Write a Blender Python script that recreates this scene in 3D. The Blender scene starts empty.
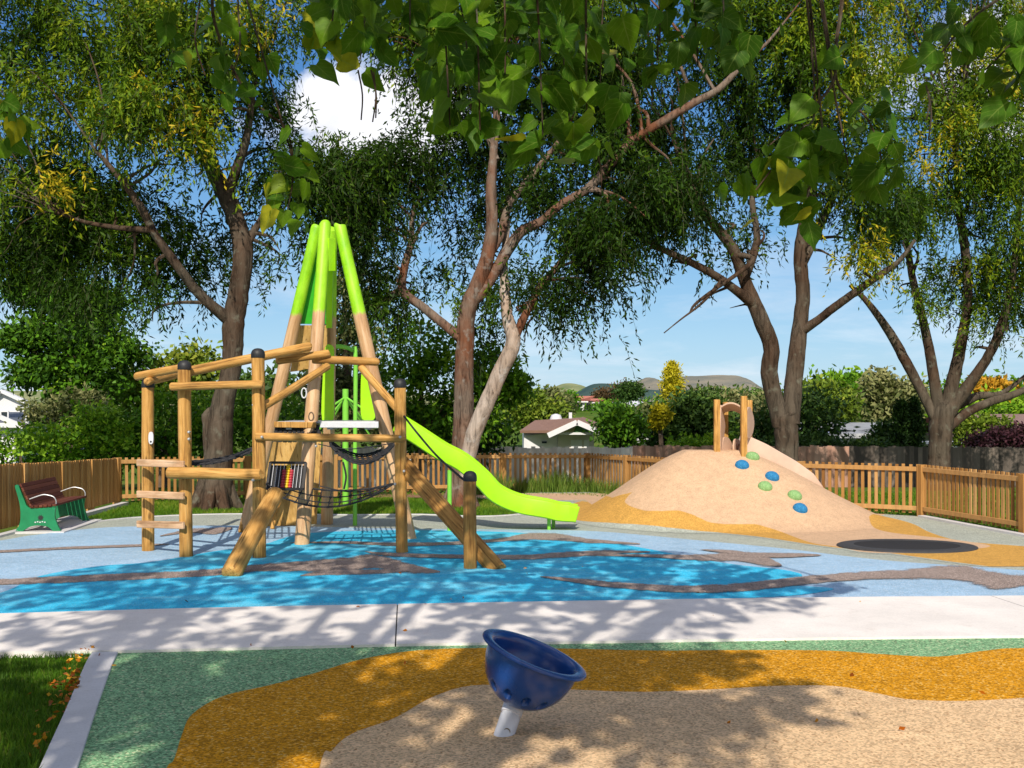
import bpy, math, random
import numpy as np
from mathutils import Vector, Matrix
from mathutils.geometry import tessellate_polygon

random.seed(7)
rng = np.random.default_rng(7)
S = bpy.context.scene
COL = S.collection
PI = math.pi
F, CXP, CYP, EYE = 1100.0, 512.0, 405.0, 2.0      # survey of the place: focal length in px, horizon, eye height

def P(px, py, D):
    return Vector(((px - CXP) / F * D, D, EYE - (py - CYP) / F * D))

def G(px, py, z=0.0):
    D = F * (EYE - z) / (py - CYP)
    return Vector(((px - CXP) / F * D, D, z))

# ------------------------------------------------------------------ object helpers
WM = {}
def put(o, world, parent=None):
    if parent is not None:
        o.parent = parent
        o.matrix_basis = WM[parent].inverted() @ world
    else:
        o.matrix_basis = world
    WM[o] = world.copy()
    COL.objects.link(o)
    return o

def thing(name, label, cat, loc, group=None):
    o = bpy.data.objects.new(name, None)
    o.empty_display_size = 0.2
    put(o, Matrix.Translation(Vector(loc)))
    o['label'] = label; o['category'] = cat
    if group: o['group'] = group
    return o

def tag(o, label, cat, group=None):
    o['label'] = label; o['category'] = cat
    if group: o['group'] = group
    return o

def struct(o, kind='structure'):
    o['kind'] = kind
    return o

class MB:
    def __init__(s):
        s.v, s.f, s.t, s.m = [], [], [], []
        s.tint = 0.5; s.mi = 0
    def add(s, vs, fs):
        b = len(s.v)
        s.v += [tuple(v) for v in vs]
        s.t += [s.tint] * len(vs)
        s.f += [tuple(i + b for i in f) for f in fs]
        s.m += [s.mi] * len(fs)
        return s
    def box(s, c, ux, uy, uz):
        """box with centre c and half-axis vectors"""
        c, ux, uy, uz = map(Vector, (c, ux, uy, uz))
        vs = [c + a * ux + b * uy + d * uz for d in (-1, 1) for b in (-1, 1) for a in (-1, 1)]
        fs = [(0, 2, 3, 1), (4, 5, 7, 6), (0, 1, 5, 4), (2, 6, 7, 3), (0, 4, 6, 2), (1, 3, 7, 5)]
        return s.add(vs, fs)
    def abox(s, x0, x1, y0, y1, z0, z1):
        return s.box(((x0+x1)/2, (y0+y1)/2, (z0+z1)/2), ((x1-x0)/2, 0, 0), (0, (y1-y0)/2, 0), (0, 0, (z1-z0)/2))
    def bar(s, p0, p1, w, h, up=(0, 0, 1)):
        """board from p0 to p1, w across, h along up"""
        p0, p1, up = Vector(p0), Vector(p1), Vector(up)
        d = (p1 - p0); L = d.length; d.normalize()
        side = d.cross(up)
        if side.length < 1e-4: side = d.cross(Vector((0, 1, 0)))
        side.normalize(); u2 = side.cross(d).normalized()
        return s.box((p0 + p1) / 2, d * L / 2, side * w / 2, u2 * h / 2)
    def tube(s, pts, rs, n=10, cap=True, jitter=0.0):
        pts = [Vector(p) for p in pts]
        N = len(pts)
        vs, fs = [], []
        prev = None
        for i, p in enumerate(pts):
            d = (pts[min(i+1, N-1)] - pts[max(i-1, 0)])
            if d.length < 1e-9: d = Vector((0, 0, 1))
            d.normalize()
            if prev is None:
                a = Vector((1, 0, 0)) if abs(d.x) < 0.8 else Vector((0, 1, 0))
                x = (a - d * a.dot(d)).normalized()
            else:
                x = (prev - d * prev.dot(d))
                x = x.normalized() if x.length > 1e-6 else d.orthogonal().normalized()
            prev = x
            y = d.cross(x)
            r = rs[i] if hasattr(rs, '__len__') else rs
            for k in range(n):
                a = 2 * PI * k / n
                rr = r * (1 + jitter * (random.random() - .5) * 2) if jitter else r
                vs.append(p + x * math.cos(a) * rr + y * math.sin(a) * rr)
        for i in range(N - 1):
            for k in range(n):
                k2 = (k + 1) % n
                fs.append((i*n + k, i*n + k2, (i+1)*n + k2, (i+1)*n + k))
        if cap:
            fs.append(tuple(range(n - 1, -1, -1)))
            fs.append(tuple((N-1)*n + k for k in range(n)))
        return s.add(vs, fs)
    def lathe(s, prof, c=(0, 0, 0), M=None, n=32):
        vs, fs = [], []
        for r, z in prof:
            for k in range(n):
                a = 2 * PI * k / n
                v = Vector((r * math.cos(a), r * math.sin(a), z))
                v = (M @ v) if M is not None else v + Vector(c)
                vs.append(v)
        for i in range(len(prof) - 1):
            for k in range(n):
                k2 = (k + 1) % n
                fs.append((i*n + k, i*n + k2, (i+1)*n + k2, (i+1)*n + k))
        return s.add(vs, fs)
    def prism(s, poly, d):
        """closed polygon of 3-D points extruded by vector d"""
        n = len(poly); d = Vector(d)
        vs = [Vector(p) for p in poly] + [Vector(p) + d for p in poly]
        fs = [tuple(reversed(t)) for t in tessellate_polygon([vs[:n]])]
        fs += [tuple(i + n for i in t) for t in tessellate_polygon([vs[:n]])]
        fs += [(i, (i+1) % n, n + (i+1) % n, n + i) for i in range(n)]
        return s.add(vs, fs)
    def sheet(s, poly):
        vs = [Vector(p) for p in poly]
        fs = []
        for t in tessellate_polygon([vs]):
            a, b, c = (vs[i] for i in t)
            if (b - a).cross(c - a).z < 0: t = (t[0], t[2], t[1])
            fs.append(tuple(t))
        return s.add(vs, fs)
    def mesh(s, name, world, smooth):
        me = bpy.data.meshes.new(name)
        inv = world.inverted()
        me.from_pydata([inv @ Vector(v) for v in s.v], [], s.f)
        me.validate()
        a = me.attributes.new('tint', 'FLOAT', 'POINT')
        if len(a.data) == len(s.t): a.data.foreach_set('value', s.t)
        if smooth:
            me.polygons.foreach_set('use_smooth', [True] * len(me.polygons))
            try: me.set_sharp_from_angle(angle=math.radians(40))
            except Exception: pass
        return me
    def build(s, name, mat, parent=None, world=None, smooth=False, bevel=0.0, origin=None):
        if world is None:
            if origin is not None: world = Matrix.Translation(Vector(origin))
            else: world = WM[parent].copy() if parent is not None else Matrix.Identity(4)
        me = s.mesh(name, world, smooth)
        mats = mat if isinstance(mat, (list, tuple)) else [mat]
        for m in mats: me.materials.append(m)
        if len(mats) > 1 and len(s.m) == len(me.polygons):
            me.polygons.foreach_set('material_index', s.m)
        o = bpy.data.objects.new(name, me)
        put(o, world, parent)
        if bevel:
            b = o.modifiers.new('bevel', 'BEVEL'); b.width = bevel; b.segments = 2; b.limit_method = 'ANGLE'
        return o

def crv(pts, sub=6, closed=False):
    """Catmull-Rom through tuples of any dimension"""
    pts = [np.array(p, float) for p in pts]
    n = len(pts); out = []
    rngI = range(n if closed else n - 1)
    for i in rngI:
        if closed: p0, p1, p2, p3 = pts[(i-1) % n], pts[i], pts[(i+1) % n], pts[(i+2) % n]
        else: p0, p1, p2, p3 = pts[max(i-1, 0)], pts[i], pts[i+1], pts[min(i+2, n-1)]
        for k in range(sub):
            t = k / sub
            out.append(.5 * ((2*p1) + (-p0+p2)*t + (2*p0-5*p1+4*p2-p3)*t*t + (-p0+3*p1-3*p2+p3)*t**3))
    if not closed: out.append(pts[-1])
    return out

# ------------------------------------------------------------------ materials
def newmat(name):
    m = bpy.data.materials.new(name); m.use_nodes = True
    nt = m.node_tree
    b = nt.nodes['Principled BSDF']
    return m, nt, b

def N(nt, typ, **kw):
    n = nt.nodes.new(typ)
    for k, v in kw.items():
        if k.startswith('in_'):
            n.inputs[int(k[3:]) if k[3:].isdigit() else k[3:].replace('_', ' ')].default_value = v
        else: setattr(n, k, v)
    return n

def ramp(nt, fac, stops, interp='LINEAR'):
    r = N(nt, 'ShaderNodeValToRGB')
    r.color_ramp.interpolation = interp
    el = r.color_ramp.elements
    while len(el) < len(stops): el.new(0.5)
    for e, (p, c) in zip(el, stops):
        e.position = p; e.color = (*c, 1)
    nt.links.new(fac, r.inputs[0])
    return r.outputs[0]

def mix(nt, fac, a, b, mode='MIX'):
    n = N(nt, 'ShaderNodeMix', data_type='RGBA', blend_type=mode)
    for sock, v in ((n.inputs[0], fac), (n.inputs[6], a), (n.inputs[7], b)):
        if hasattr(v, 'is_output'): nt.links.new(v, sock)
        elif isinstance(v, (int, float)): sock.default_value = v
        else: sock.default_value = (*v, 1)
    return n.outputs[2]

def mth(nt, op, a, b=0.0, c=0.0, clamp=False):
    n = N(nt, 'ShaderNodeMath', operation=op); n.use_clamp = clamp
    for i, v in enumerate((a, b, c)):
        if hasattr(v, 'is_output'): nt.links.new(v, n.inputs[i])
        else: n.inputs[i].default_value = v
    return n.outputs[0]

def coords(nt, scale=(1, 1, 1), rnd=False, out='Object'):
    tc = N(nt, 'ShaderNodeTexCoord')
    mp = N(nt, 'ShaderNodeMapping')
    mp.inputs['Scale'].default_value = scale
    src = tc.outputs[out]
    if rnd:
        oi = N(nt, 'ShaderNodeObjectInfo')
        va = N(nt, 'ShaderNodeVectorMath', operation='ADD')
        mu = mth(nt, 'MULTIPLY', oi.outputs['Random'], 37.0)
        nt.links.new(src, va.inputs[0]); nt.links.new(mu, va.inputs[1])
        src = va.outputs[0]
    nt.links.new(src, mp.inputs['Vector'])
    return mp.outputs[0]

def noise(nt, vec, scale, detail=4, rough=.55, dist=0.0):
    n = N(nt, 'ShaderNodeTexNoise')
    n.inputs['Scale'].default_value = scale; n.inputs['Detail'].default_value = detail
    n.inputs['Roughness'].default_value = rough; n.inputs['Distortion'].default_value = dist
    nt.links.new(vec, n.inputs['Vector'])
    return n.outputs['Fac']

def bump(nt, bsdf, h, strength=.3, dist=.01):
    b = N(nt, 'ShaderNodeBump'); b.inputs['Strength'].default_value = strength; b.inputs['Distance'].default_value = dist
    nt.links.new(h, b.inputs['Height']); nt.links.new(b.outputs[0], bsdf.inputs['Normal'])

def sc(c, k): return tuple(min(1, x * k) for x in c)

def m_plain(name, c, rough=.5, metal=0.0, var=.12, scale=6, spec=.5):
    m, nt, b = newmat(name)
    v = coords(nt)
    f = noise(nt, v, scale, 5)
    nt.links.new(ramp(nt, f, [(.25, sc(c, 1 - var * 1.6)), (.75, sc(c, 1 + var))]), b.inputs['Base Color'])
    b.inputs['Roughness'].default_value = rough; b.inputs['Metallic'].default_value = metal
    b.inputs['Specular IOR Level'].default_value = spec
    return m

def m_log(name, lo, mid, hi, rough=.72):
    """round pole with grain along local z, stains and knots"""
    m, nt, b = newmat(name)
    v = coords(nt, (1, 1, .09), True)
    g = noise(nt, v, 26, 6, .6, .6)
    v2 = coords(nt, (1, 1, .5), True)
    big = noise(nt, v2, 3.0, 4, .6)
    c = ramp(nt, g, [(.30, lo), (.5, mid), (.72, hi)])
    st = ramp(nt, big, [(.32, (.50, .44, .36)), (.5, (.92, .9, .86)), (.62, (1, 1, 1)), (.75, (1.0, .90, .76))])
    c = mix(nt, .85, c, st, 'MULTIPLY')
    v3 = coords(nt, (1, 1, .35), True)
    vo = N(nt, 'ShaderNodeTexVoronoi'); vo.inputs['Scale'].default_value = 5.0
    nt.links.new(v3, vo.inputs['Vector'])
    kn = ramp(nt, vo.outputs['Distance'], [(.04, (.2, .17, .14)), (.13, (1, 1, 1))])
    c = mix(nt, .75, c, kn, 'MULTIPLY')
    # long drying cracks
    v4 = coords(nt, (1, 1, .03), True)
    ck = noise(nt, v4, 42, 2, .5)
    cr = ramp(nt, ck, [(.33, (.28, .22, .17)), (.39, (1, 1, 1))])
    c = mix(nt, .7, c, cr, 'MULTIPLY')
    nt.links.new(c, b.inputs['Base Color'])
    b.inputs['Roughness'].default_value = rough; b.inputs['Specular IOR Level'].default_value = .25
    bump(nt, b, mth(nt, 'MULTIPLY', g, ck), .5, .015)
    return m

def m_tint(name, stops, rough=.75, nscale=9.0, nstretch=(1, 1, 1), amt=.5, spec=.25, bmp=.2):
    """per-piece variation from the tint attribute plus grain"""
    m, nt, b = newmat(name)
    at = N(nt, 'ShaderNodeAttribute', attribute_name='tint')
    c = ramp(nt, at.outputs['Fac'], stops)
    v = coords(nt, nstretch)
    f = noise(nt, v, nscale, 6, .62, .3)
    d = ramp(nt, f, [(.28, (.45, .42, .4)), (.6, (1, 1, 1)), (.8, (1.15, 1.12, 1.05))])
    c = mix(nt, amt, c, d, 'MULTIPLY')
    nt.links.new(c, b.inputs['Base Color'])
    b.inputs['Roughness'].default_value = rough; b.inputs['Specular IOR Level'].default_value = spec
    if bmp: bump(nt, b, f, bmp, .01)
    return m

def speckle(nt, c, lo=.62, hi=1.35, scale=115.0, alt=None, wear=.12):
    """rubber crumb: small cells in different shades of one colour"""
    v = coords(nt)
    vo = N(nt, 'ShaderNodeTexVoronoi'); vo.inputs['Scale'].default_value = scale
    nt.links.new(v, vo.inputs['Vector'])
    sep = N(nt, 'ShaderNodeSeparateColor'); nt.links.new(vo.outputs['Color'], sep.inputs[0])
    stops = [(.0, sc(c, lo)), (.5, c), (.85, sc(c, hi)), (1.0, alt if alt else sc(c, hi * 1.2))]
    cc = ramp(nt, sep.outputs[0], stops)
    f = noise(nt, v, 1.1, 5, .6)
    d = ramp(nt, f, [(.3, (1-wear,)*3), (.7, (1+wear*.4,)*3)])
    cc = mix(nt, 1.0, cc, d, 'MULTIPLY')
    f3 = noise(nt, v, 7.0, 4, .65)
    d3 = ramp(nt, f3, [(.3, (.86,)*3), (.6, (1,)*3)])
    cc = mix(nt, 1.0, cc, d3, 'MULTIPLY')
    return cc, vo.outputs['Distance']

def m_rubber(name, c, edge=False, second=None, **kw):
    m, nt, b = newmat(name)
    cc, h = speckle(nt, c, **kw)
    if second:       # lighter patches painted in, standing in for sun dapples
        f_ = noise(nt, coords(nt, (.55, 1.5, 1)), 1.15, 5, .62, .5)
        c2, _ = speckle(nt, second, **kw)
        g_ = noise(nt, coords(nt), 70, 2)
        cc = mix(nt, mth(nt, 'MULTIPLY', mth(nt, 'SUBTRACT', mth(nt, 'ADD', f_, mth(nt, 'MULTIPLY', g_, .25)), .62), 7, clamp=True), cc, c2)
    if edge:         # crumbs thin out towards the rim of the band
        at = N(nt, 'ShaderNodeAttribute', attribute_name='tint')
        n1 = noise(nt, coords(nt), 55, 3, .7); n2_ = noise(nt, coords(nt), 5, 4, .6)
        q_ = mth(nt, 'ADD', mth(nt, 'MULTIPLY', n1, .9), mth(nt, 'MULTIPLY', n2_, .8))
        al = mth(nt, 'MULTIPLY', mth(nt, 'SUBTRACT', mth(nt, 'MULTIPLY', at.outputs['Fac'], 1.25), mth(nt, 'SUBTRACT', q_, .42)), 7, clamp=True)
        nt.links.new(al, b.inputs['Alpha'])
    nt.links.new(cc, b.inputs['Base Color'])
    b.inputs['Roughness'].default_value = .9; b.inputs['Specular IOR Level'].default_value = .15
    bump(nt, b, h, .35, .006)
    return m

def m_leaf(name, stops, trans=.25, rough=.5, rib=False):
    m, nt, b = newmat(name)
    at = N(nt, 'ShaderNodeAttribute', attribute_name='tint')
    c = ramp(nt, at.outputs['Fac'], stops)
    if rib:
        ar = N(nt, 'ShaderNodeAttribute', attribute_name='rib'); ax_ = N(nt, 'ShaderNodeAttribute', attribute_name='along')
        k_ = mth(nt, 'SUBTRACT', 1.0, mth(nt, 'MULTIPLY', ar.outputs['Fac'], 14), clamp=True)
        sv = mth(nt, 'SUBTRACT', ax_.outputs['Fac'], mth(nt, 'MULTIPLY', ar.outputs['Fac'], .35))
        fr = mth(nt, 'ABSOLUTE', mth(nt, 'SUBTRACT', mth(nt, 'FRACT', mth(nt, 'MULTIPLY', sv, 5.5)), .5))
        k2_ = mth(nt, 'MULTIPLY', mth(nt, 'SUBTRACT', .07, fr), 9, clamp=True)
        k_ = mth(nt, 'MAXIMUM', k_, k2_)
        c = mix(nt, mth(nt, 'MULTIPLY', k_, .7), c, (.26, .36, .07))
        f_ = noise(nt, coords(nt), 18, 4, .6)
        c = mix(nt, .6, c, ramp(nt, f_, [(.3, (.6, .62, .5)), (.62, (1.1, 1.08, 1))]), 'MULTIPLY')
    nt.links.new(c, b.inputs['Base Color'])
    b.inputs['Roughness'].default_value = rough; b.inputs['Specular IOR Level'].default_value = .12
    tr = N(nt, 'ShaderNodeBsdfTranslucent')
    cb = mix(nt, .35, c, (.22, .34, .02))
    nt.links.new(cb, tr.inputs[0])
    ms = N(nt, 'ShaderNodeMixShader'); ms.inputs[0].default_value = trans
    nt.links.new(b.outputs[0], ms.inputs[1]); nt.links.new(tr.outputs[0], ms.inputs[2])
    nt.links.new(ms.outputs[0], nt.nodes['Material Output'].inputs[0])
    return m

def m_bark(name, a, bcol, c3):
    m, nt, b = newmat(name)
    v = coords(nt, (1, 1, .16))
    f = noise(nt, v, 9, 8, .68, .8)
    v2 = coords(nt)
    f2 = noise(nt, v2, .7, 4, .6)
    c = ramp(nt, f, [(.33, sc(a, .28)), (.48, a), (.68, sc(a, 1.45))])
    d = ramp(nt, f, [(.33, sc(bcol, .3)), (.48, bcol), (.68, sc(bcol, 1.4))])
    c = mix(nt, ramp(nt, f2, [(.42, (0,)*3), (.58, (1,)*3)]), c, d)
    f3 = noise(nt, v2, 5, 4)
    c = mix(nt, ramp(nt, f3, [(.58, (0,)*3), (.7, (.7,)*3)]), c, c3)
    nt.links.new(c, b.inputs['Base Color'])
    b.inputs['Roughness'].default_value = .9; b.inputs['Specular IOR Level'].default_value = .1
    bump(nt, b, f, .9, .05)
    return m

M = {}
M['log'] = m_log('pole_wood', (.31, .155, .038), (.57, .305, .082), (.70, .43, .15))
M['log_dark'] = m_log('weathered_pole_wood', (.19, .09, .025), (.45, .23, .06), (.60, .35, .11))
M['ply'] = m_log('plywood', (.46, .27, .08), (.60, .37, .115), (.68, .45, .18))
M['rung'] = m_log('pale_sawn_wood', (.52, .30, .16), (.66, .42, .25), (.74, .54, .36))
M['fence'] = m_tint('fence_timber', [(0, (.25, .115, .03)), (.5, (.42, .215, .062)), (1, (.56, .33, .13))], nstretch=(1, 1, .15), nscale=14)
M['fence_back'] = m_tint('grey_paling', [(0, (.70, .62, .55)), (.5, (.86, .78, .71)), (1, (.90, .85, .79))], nstretch=(1, 1, .15), nscale=9)
M['fence_red'] = m_tint('red_paling', [(0, (.30, .16, .11)), (.5, (.46, .26, .19)), (1, (.58, .36, .27))], nstretch=(1, 1, .15), nscale=9)
M['fence_dark'] = m_tint('dark_paling', [(0, (.07, .06, .05)), (.5, (.14, .115, .095)), (1, (.23, .19, .155))], nstretch=(1, 1, .15), nscale=9)
M['green_paint'] = None
M['lime'] = m_plain('lime_plastic', (.37, .76, .006), .34, var=.10, scale=3)
M['mint'] = m_plain('green_painted_steel', (.22, .62, .06), .38, var=.05)
M['black'] = m_plain('black_rubber', (.018, .018, .02), .55, var=.3)
M['rope'] = m_plain('black_rope', (.022, .022, .027), .8, var=.4, scale=60)
M['steel'] = m_plain('galvanised_steel', (.55, .55, .55), .4, metal=.6, var=.15)
M['white_steel'] = m_plain('white_powder_coat', (.66, .67, .70), .38, var=.07, scale=14)
M['grey_deck'] = m_plain('grey_deck_panel', (.42, .43, .45), .6, var=.2)
M['concrete'] = None
M['bench_green'] = m_plain('green_cast_metal', (.012, .22, .085), .38, var=.15)
M['bench_wood'] = m_tint('bench_timber', [(0, (.075, .02, .012)), (.5, (.14, .04, .022)), (1, (.21, .075, .04))], nstretch=(.3, 1, 1), nscale=30, amt=.6)
M['navy'] = None
M['bark'] = m_bark('tree_bark', (.175, .13, .10), (.145, .06, .032), (.25, .225, .195))
M['bark_grey'] = m_bark('grey_tree_bark', (.095, .076, .056), (.07, .043, .028), (.165, .16, .12))
M['twig_green'] = m_plain('green_twig', (.05, .055, .018), .9, var=.3)
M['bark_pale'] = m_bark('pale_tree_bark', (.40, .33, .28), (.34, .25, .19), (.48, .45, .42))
M['twig'] = m_plain('twig_bark', (.16, .11, .075), .9, var=.3)
WILLOW = [(0, (.010, .028, .003)), (.35, (.034, .082, .005)), (.62, (.115, .20, .008)), (.85, (.28, .32, .012)), (1, (.50, .38, .02))]
M['leaf'] = m_leaf('willow_leaf', WILLOW, .22)
M['catalpa'] = m_leaf('broad_leaf', rib=True, stops=[(0, (.025, .075, .004)), (.5, (.058, .16, .006)), (.82, (.15, .28, .010)), (1, (.40, .38, .02))], trans=.40, rough=.45)
M['bushleaf'] = m_leaf('bush_leaf', [(0, (.024, .068, .007)), (.5, (.10, .25, .014)), (1, (.28, .46, .025))], .15)
M['oliveleaf'] = m_leaf('olive_leaf', [(0, (.04, .058, .018)), (.5, (.13, .155, .05)), (1, (.30, .29, .12))], .12)
M['darkleaf'] = m_leaf('dark_leaf', [(0, (.013, .032, .008)), (.5, (.042, .095, .018)), (1, (.12, .20, .035))], .1)
M['goldleaf'] = m_leaf('gold_leaf', [(0, (.26, .24, .01)), (.5, (.48, .42, .015)), (1, (.66, .55, .04))], .15)
M['orangeleaf'] = m_leaf('autumn_leaf', [(0, (.12, .13, .015)), (.5, (.42, .24, .02)), (1, (.62, .32, .03))], .15)
M['redleaf'] = m_leaf('russet_leaf', [(0, (.05, .04, .02)), (.5, (.16, .09, .04)), (1, (.28, .17, .06))], .12)
M['purpleleaf'] = m_leaf('purple_leaf', [(0, (.02, .008, .012)), (.5, (.05, .018, .026)), (1, (.10, .04, .05))], .1)
M['limeleaf'] = m_leaf('yellow_green_leaf', [(0, (.06, .10, .012)), (.5, (.16, .24, .02)), (1, (.34, .38, .05))], .15)
M['blade'] = m_leaf('grass_blade', [(0, (.03, .075, .007)), (.5, (.08, .19, .012)), (.85, (.17, .29, .02)), (1, (.34, .34, .06))], .3)
M['sedge'] = m_leaf('tall_grass_blade', [(0, (.05, .10, .014)), (.5, (.13, .22, .03)), (1, (.40, .38, .12))], .2)
M['litter'] = m_leaf('fallen_leaf', [(0, (.10, .03, .012)), (.5, (.5, .14, .01)), (1, (.7, .38, .03))], .1)

# painted upper part of the tower poles: green above, timber below (paint line across the pole)
def m_painted_pole():
    m, nt, b = newmat('pole_painted_top')
    v = coords(nt, (1, 1, .09), True)
    g = noise(nt, v, 26, 6, .6, .6)
    c = ramp(nt, g, [(.30, (.42, .235, .10)), (.5, (.60, .37, .185)), (.72, (.70, .49, .29))])
    v2 = coords(nt, (1, 1, .5), True)
    c = mix(nt, .8, c, ramp(nt, noise(nt, v2, 3, 4), [(.35, (.7, .6, .5)), (.6, (1, 1, 1))]), 'MULTIPLY')
    gp = ramp(nt, noise(nt, v2, 5, 6, .65), [(.3, (.20, .50, .004)), (.5, (.33, .70, .008)), (.7, (.42, .80, .03))])
    gp = mix(nt, .5, gp, ramp(nt, g, [(.3, (.72,)*3), (.6, (1,)*3)]), 'MULTIPLY')
    ge = N(nt, 'ShaderNodeNewGeometry')
    sx = N(nt, 'ShaderNodeSeparateXYZ'); nt.links.new(ge.outputs['Position'], sx.inputs[0])
    w = mth(nt, 'ADD', sx.outputs[2], mth(nt, 'MULTIPLY', g, .16))
    k = mth(nt, 'MULTIPLY', mth(nt, 'SUBTRACT', w, 3.45), 16, clamp=True)
    nt.links.new(mix(nt, k, c, gp), b.inputs['Base Color'])
    b.inputs['Roughness'].default_value = .5
    bump(nt, b, g, .2, .008)
    return m
M['painted'] = m_painted_pole()

def m_concrete(name, c):
    m, nt, b = newmat(name)
    v = coords(nt)
    f = noise(nt, v, 1.3, 8, .65); f2 = noise(nt, v, 60, 3)
    cc = ramp(nt, f, [(.3, sc(c, .86)), (.65, sc(c, 1.04))])
    cc = mix(nt, .6, cc, ramp(nt, f2, [(.3, (.86,)*3), (.6, (1.03,)*3)]), 'MULTIPLY')
    f4 = noise(nt, v, 5, 5, .7)
    cc = mix(nt, .5, cc, ramp(nt, f4, [(.28, (.78, .75, .72)), (.42, (1,)*3)]), 'MULTIPLY')
    nt.links.new(cc, b.inputs['Base Color'])
    b.inputs['Roughness'].default_value = .85; b.inputs['Specular IOR Level'].default_value = .2
    bump(nt, b, f2, .12, .004)
    return m
M['concrete'] = m_concrete('path_concrete', (.81, .76, .715))
M['kerb'] = m_concrete('kerb_concrete', (.64, .63, .64))

def m_navy():
    m, nt, b = newmat('navy_plastic')
    v = coords(nt)
    f = noise(nt, v, 40, 3); f2 = noise(nt, v, 3, 4)
    c = ramp(nt, f2, [(.3, (.006, .042, .19)), (.7, (.010, .065, .27))])
    nt.links.new(c, b.inputs['Base Color'])
    nt.links.new(ramp(nt, f2, [(.3, (.18,)*3), (.7, (.30,)*3)]), b.inputs['Roughness'])
    bump(nt, b, f, .05, .003)
    return m
M['navy'] = m_navy()

M['r_base'] = m_rubber('rubber_pale_green', (.40, .43, .37), alt=(.6, .6, .5))
M['r_light'] = m_rubber('rubber_light_blue', (.35, .53, .71), lo=.78, hi=1.15, alt=(.7, .75, .8))
M['r_turq'] = m_rubber('rubber_turquoise', (.042, .53, .84), second=(.16, .62, .86), lo=.7, hi=1.25, alt=(.25, .6, .75))
M['r_brown'] = m_rubber('rubber_brown', (.30, .235, .205), lo=.4, hi=1.6, alt=(.6, .5, .44), edge=True)
M['joint'] = m_plain('joint_filler', (.05, .045, .04), .9)
M['r_green'] = m_rubber('rubber_green', (.21, .40, .205), lo=.42, hi=1.5, alt=(.6, .62, .38), scale=72)
M['r_orange'] = m_rubber('rubber_ochre', (.64, .285, .008), lo=.5, hi=1.3, alt=(.80, .52, .15), scale=72)
M['r_tan'] = m_rubber('rubber_tan', (.78, .54, .31), lo=.6, hi=1.18, alt=(.36, .2, .09), scale=72)

def m_mound():
    m, nt, b = newmat('rubber_mound')
    ca, h = speckle(nt, (.40, .43, .37), scale=95)
    cb, _ = speckle(nt, (.58, .32, .075), lo=.75, hi=1.2, scale=95, wear=.06)
    cc, _ = speckle(nt, (.65, .435, .275), lo=.80, hi=1.08, scale=80, alt=(.52, .33, .19), wear=.05)
    ao = N(nt, 'ShaderNodeAttribute', attribute_name='ochre')
    at = N(nt, 'ShaderNodeAttribute', attribute_name='tan')
    ko = mth(nt, 'MULTIPLY_ADD', ao.outputs['Fac'], 60, .5, clamp=True)
    kt = mth(nt, 'MULTIPLY_ADD', at.outputs['Fac'], 60, .5, clamp=True)
    c = mix(nt, kt, mix(nt, ko, ca, cb), cc)
    nt.links.new(c, b.inputs['Base Color'])
    b.inputs['Roughness'].default_value = .9; b.inputs['Specular IOR Level'].default_value = .15
    bump(nt, b, h, .4, .006)
    return m
M['mound'] = m_mound()

def m_ground():
    m, nt, b = newmat('grass_ground')
    v = coords(nt)
    f = noise(nt, v, .35, 6, .6); f2 = noise(nt, v, 14, 6, .7)
    c = ramp(nt, f, [(.3, (.055, .115, .014)), (.55, (.10, .165, .02)), (.75, (.20, .20, .05))])
    c = mix(nt, .8, c, ramp(nt, f2, [(.3, (.4, .42, .35)), (.65, (1.15,)*3)]), 'MULTIPLY')
    nt.links.new(c, b.inputs['Base Color'])
    b.inputs['Roughness'].default_value = .95; b.inputs['Specular IOR Level'].default_value = .05
    bump(nt, b, f2, .6, .04)
    return m
M['ground'] = m_ground()
def m_mulch():
    m, nt, b = newmat('bark_mulch')
    v = coords(nt, (1, 1, 1))
    f = noise(nt, v, 22, 6, .75)
    c = ramp(nt, f, [(.3, (.10, .05, .025)), (.5, (.24, .13, .065)), (.7, (.40, .25, .15))])
    nt.links.new(c, b.inputs['Base Color']); b.inputs['Roughness'].default_value = .95
    bump(nt, b, f, .8, .03)
    return m
M['mulch'] = m_mulch()

# ------------------------------------------------------------------ world, sun, camera
SUN_EL = math.radians(38.5)
SUN_AZ = math.radians(183.0)     # the sun stands behind the camera
world = bpy.data.worlds.new("World"); S.world = world; world.use_nodes = True
nt = world.node_tree
bg = nt.nodes['Background']
sky = N(nt, 'ShaderNodeTexSky', sky_type='NISHITA')
sky.sun_disc = False; sky.sun_elevation = SUN_EL; sky.sun_rotation = SUN_AZ
sky.altitude = 0; sky.air_density = 1.0; sky.dust_density = .25; sky.ozone_density = 3.0
hs = N(nt, 'ShaderNodeHueSaturation'); hs.inputs['Saturation'].default_value = 1.1
nt.links.new(sky.outputs[0], hs.inputs['Color'])
tc = N(nt, 'ShaderNodeTexCoord')
sx = N(nt, 'ShaderNodeSeparateXYZ'); nt.links.new(tc.outputs['Generated'], sx.inputs[0])
yy = mth(nt, 'MAXIMUM', mth(nt, 'ABSOLUTE', sx.outputs[1]), .05)
u = mth(nt, 'DIVIDE', sx.outputs[0], yy); w = mth(nt, 'DIVIDE', sx.outputs[2], yy)
cv = N(nt, 'ShaderNodeCombineXYZ'); nt.links.new(u, cv.inputs[0]); nt.links.new(w, cv.inputs[1])
nz = noise(nt, cv.outputs[0], 11, 9, .62, .3)
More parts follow.
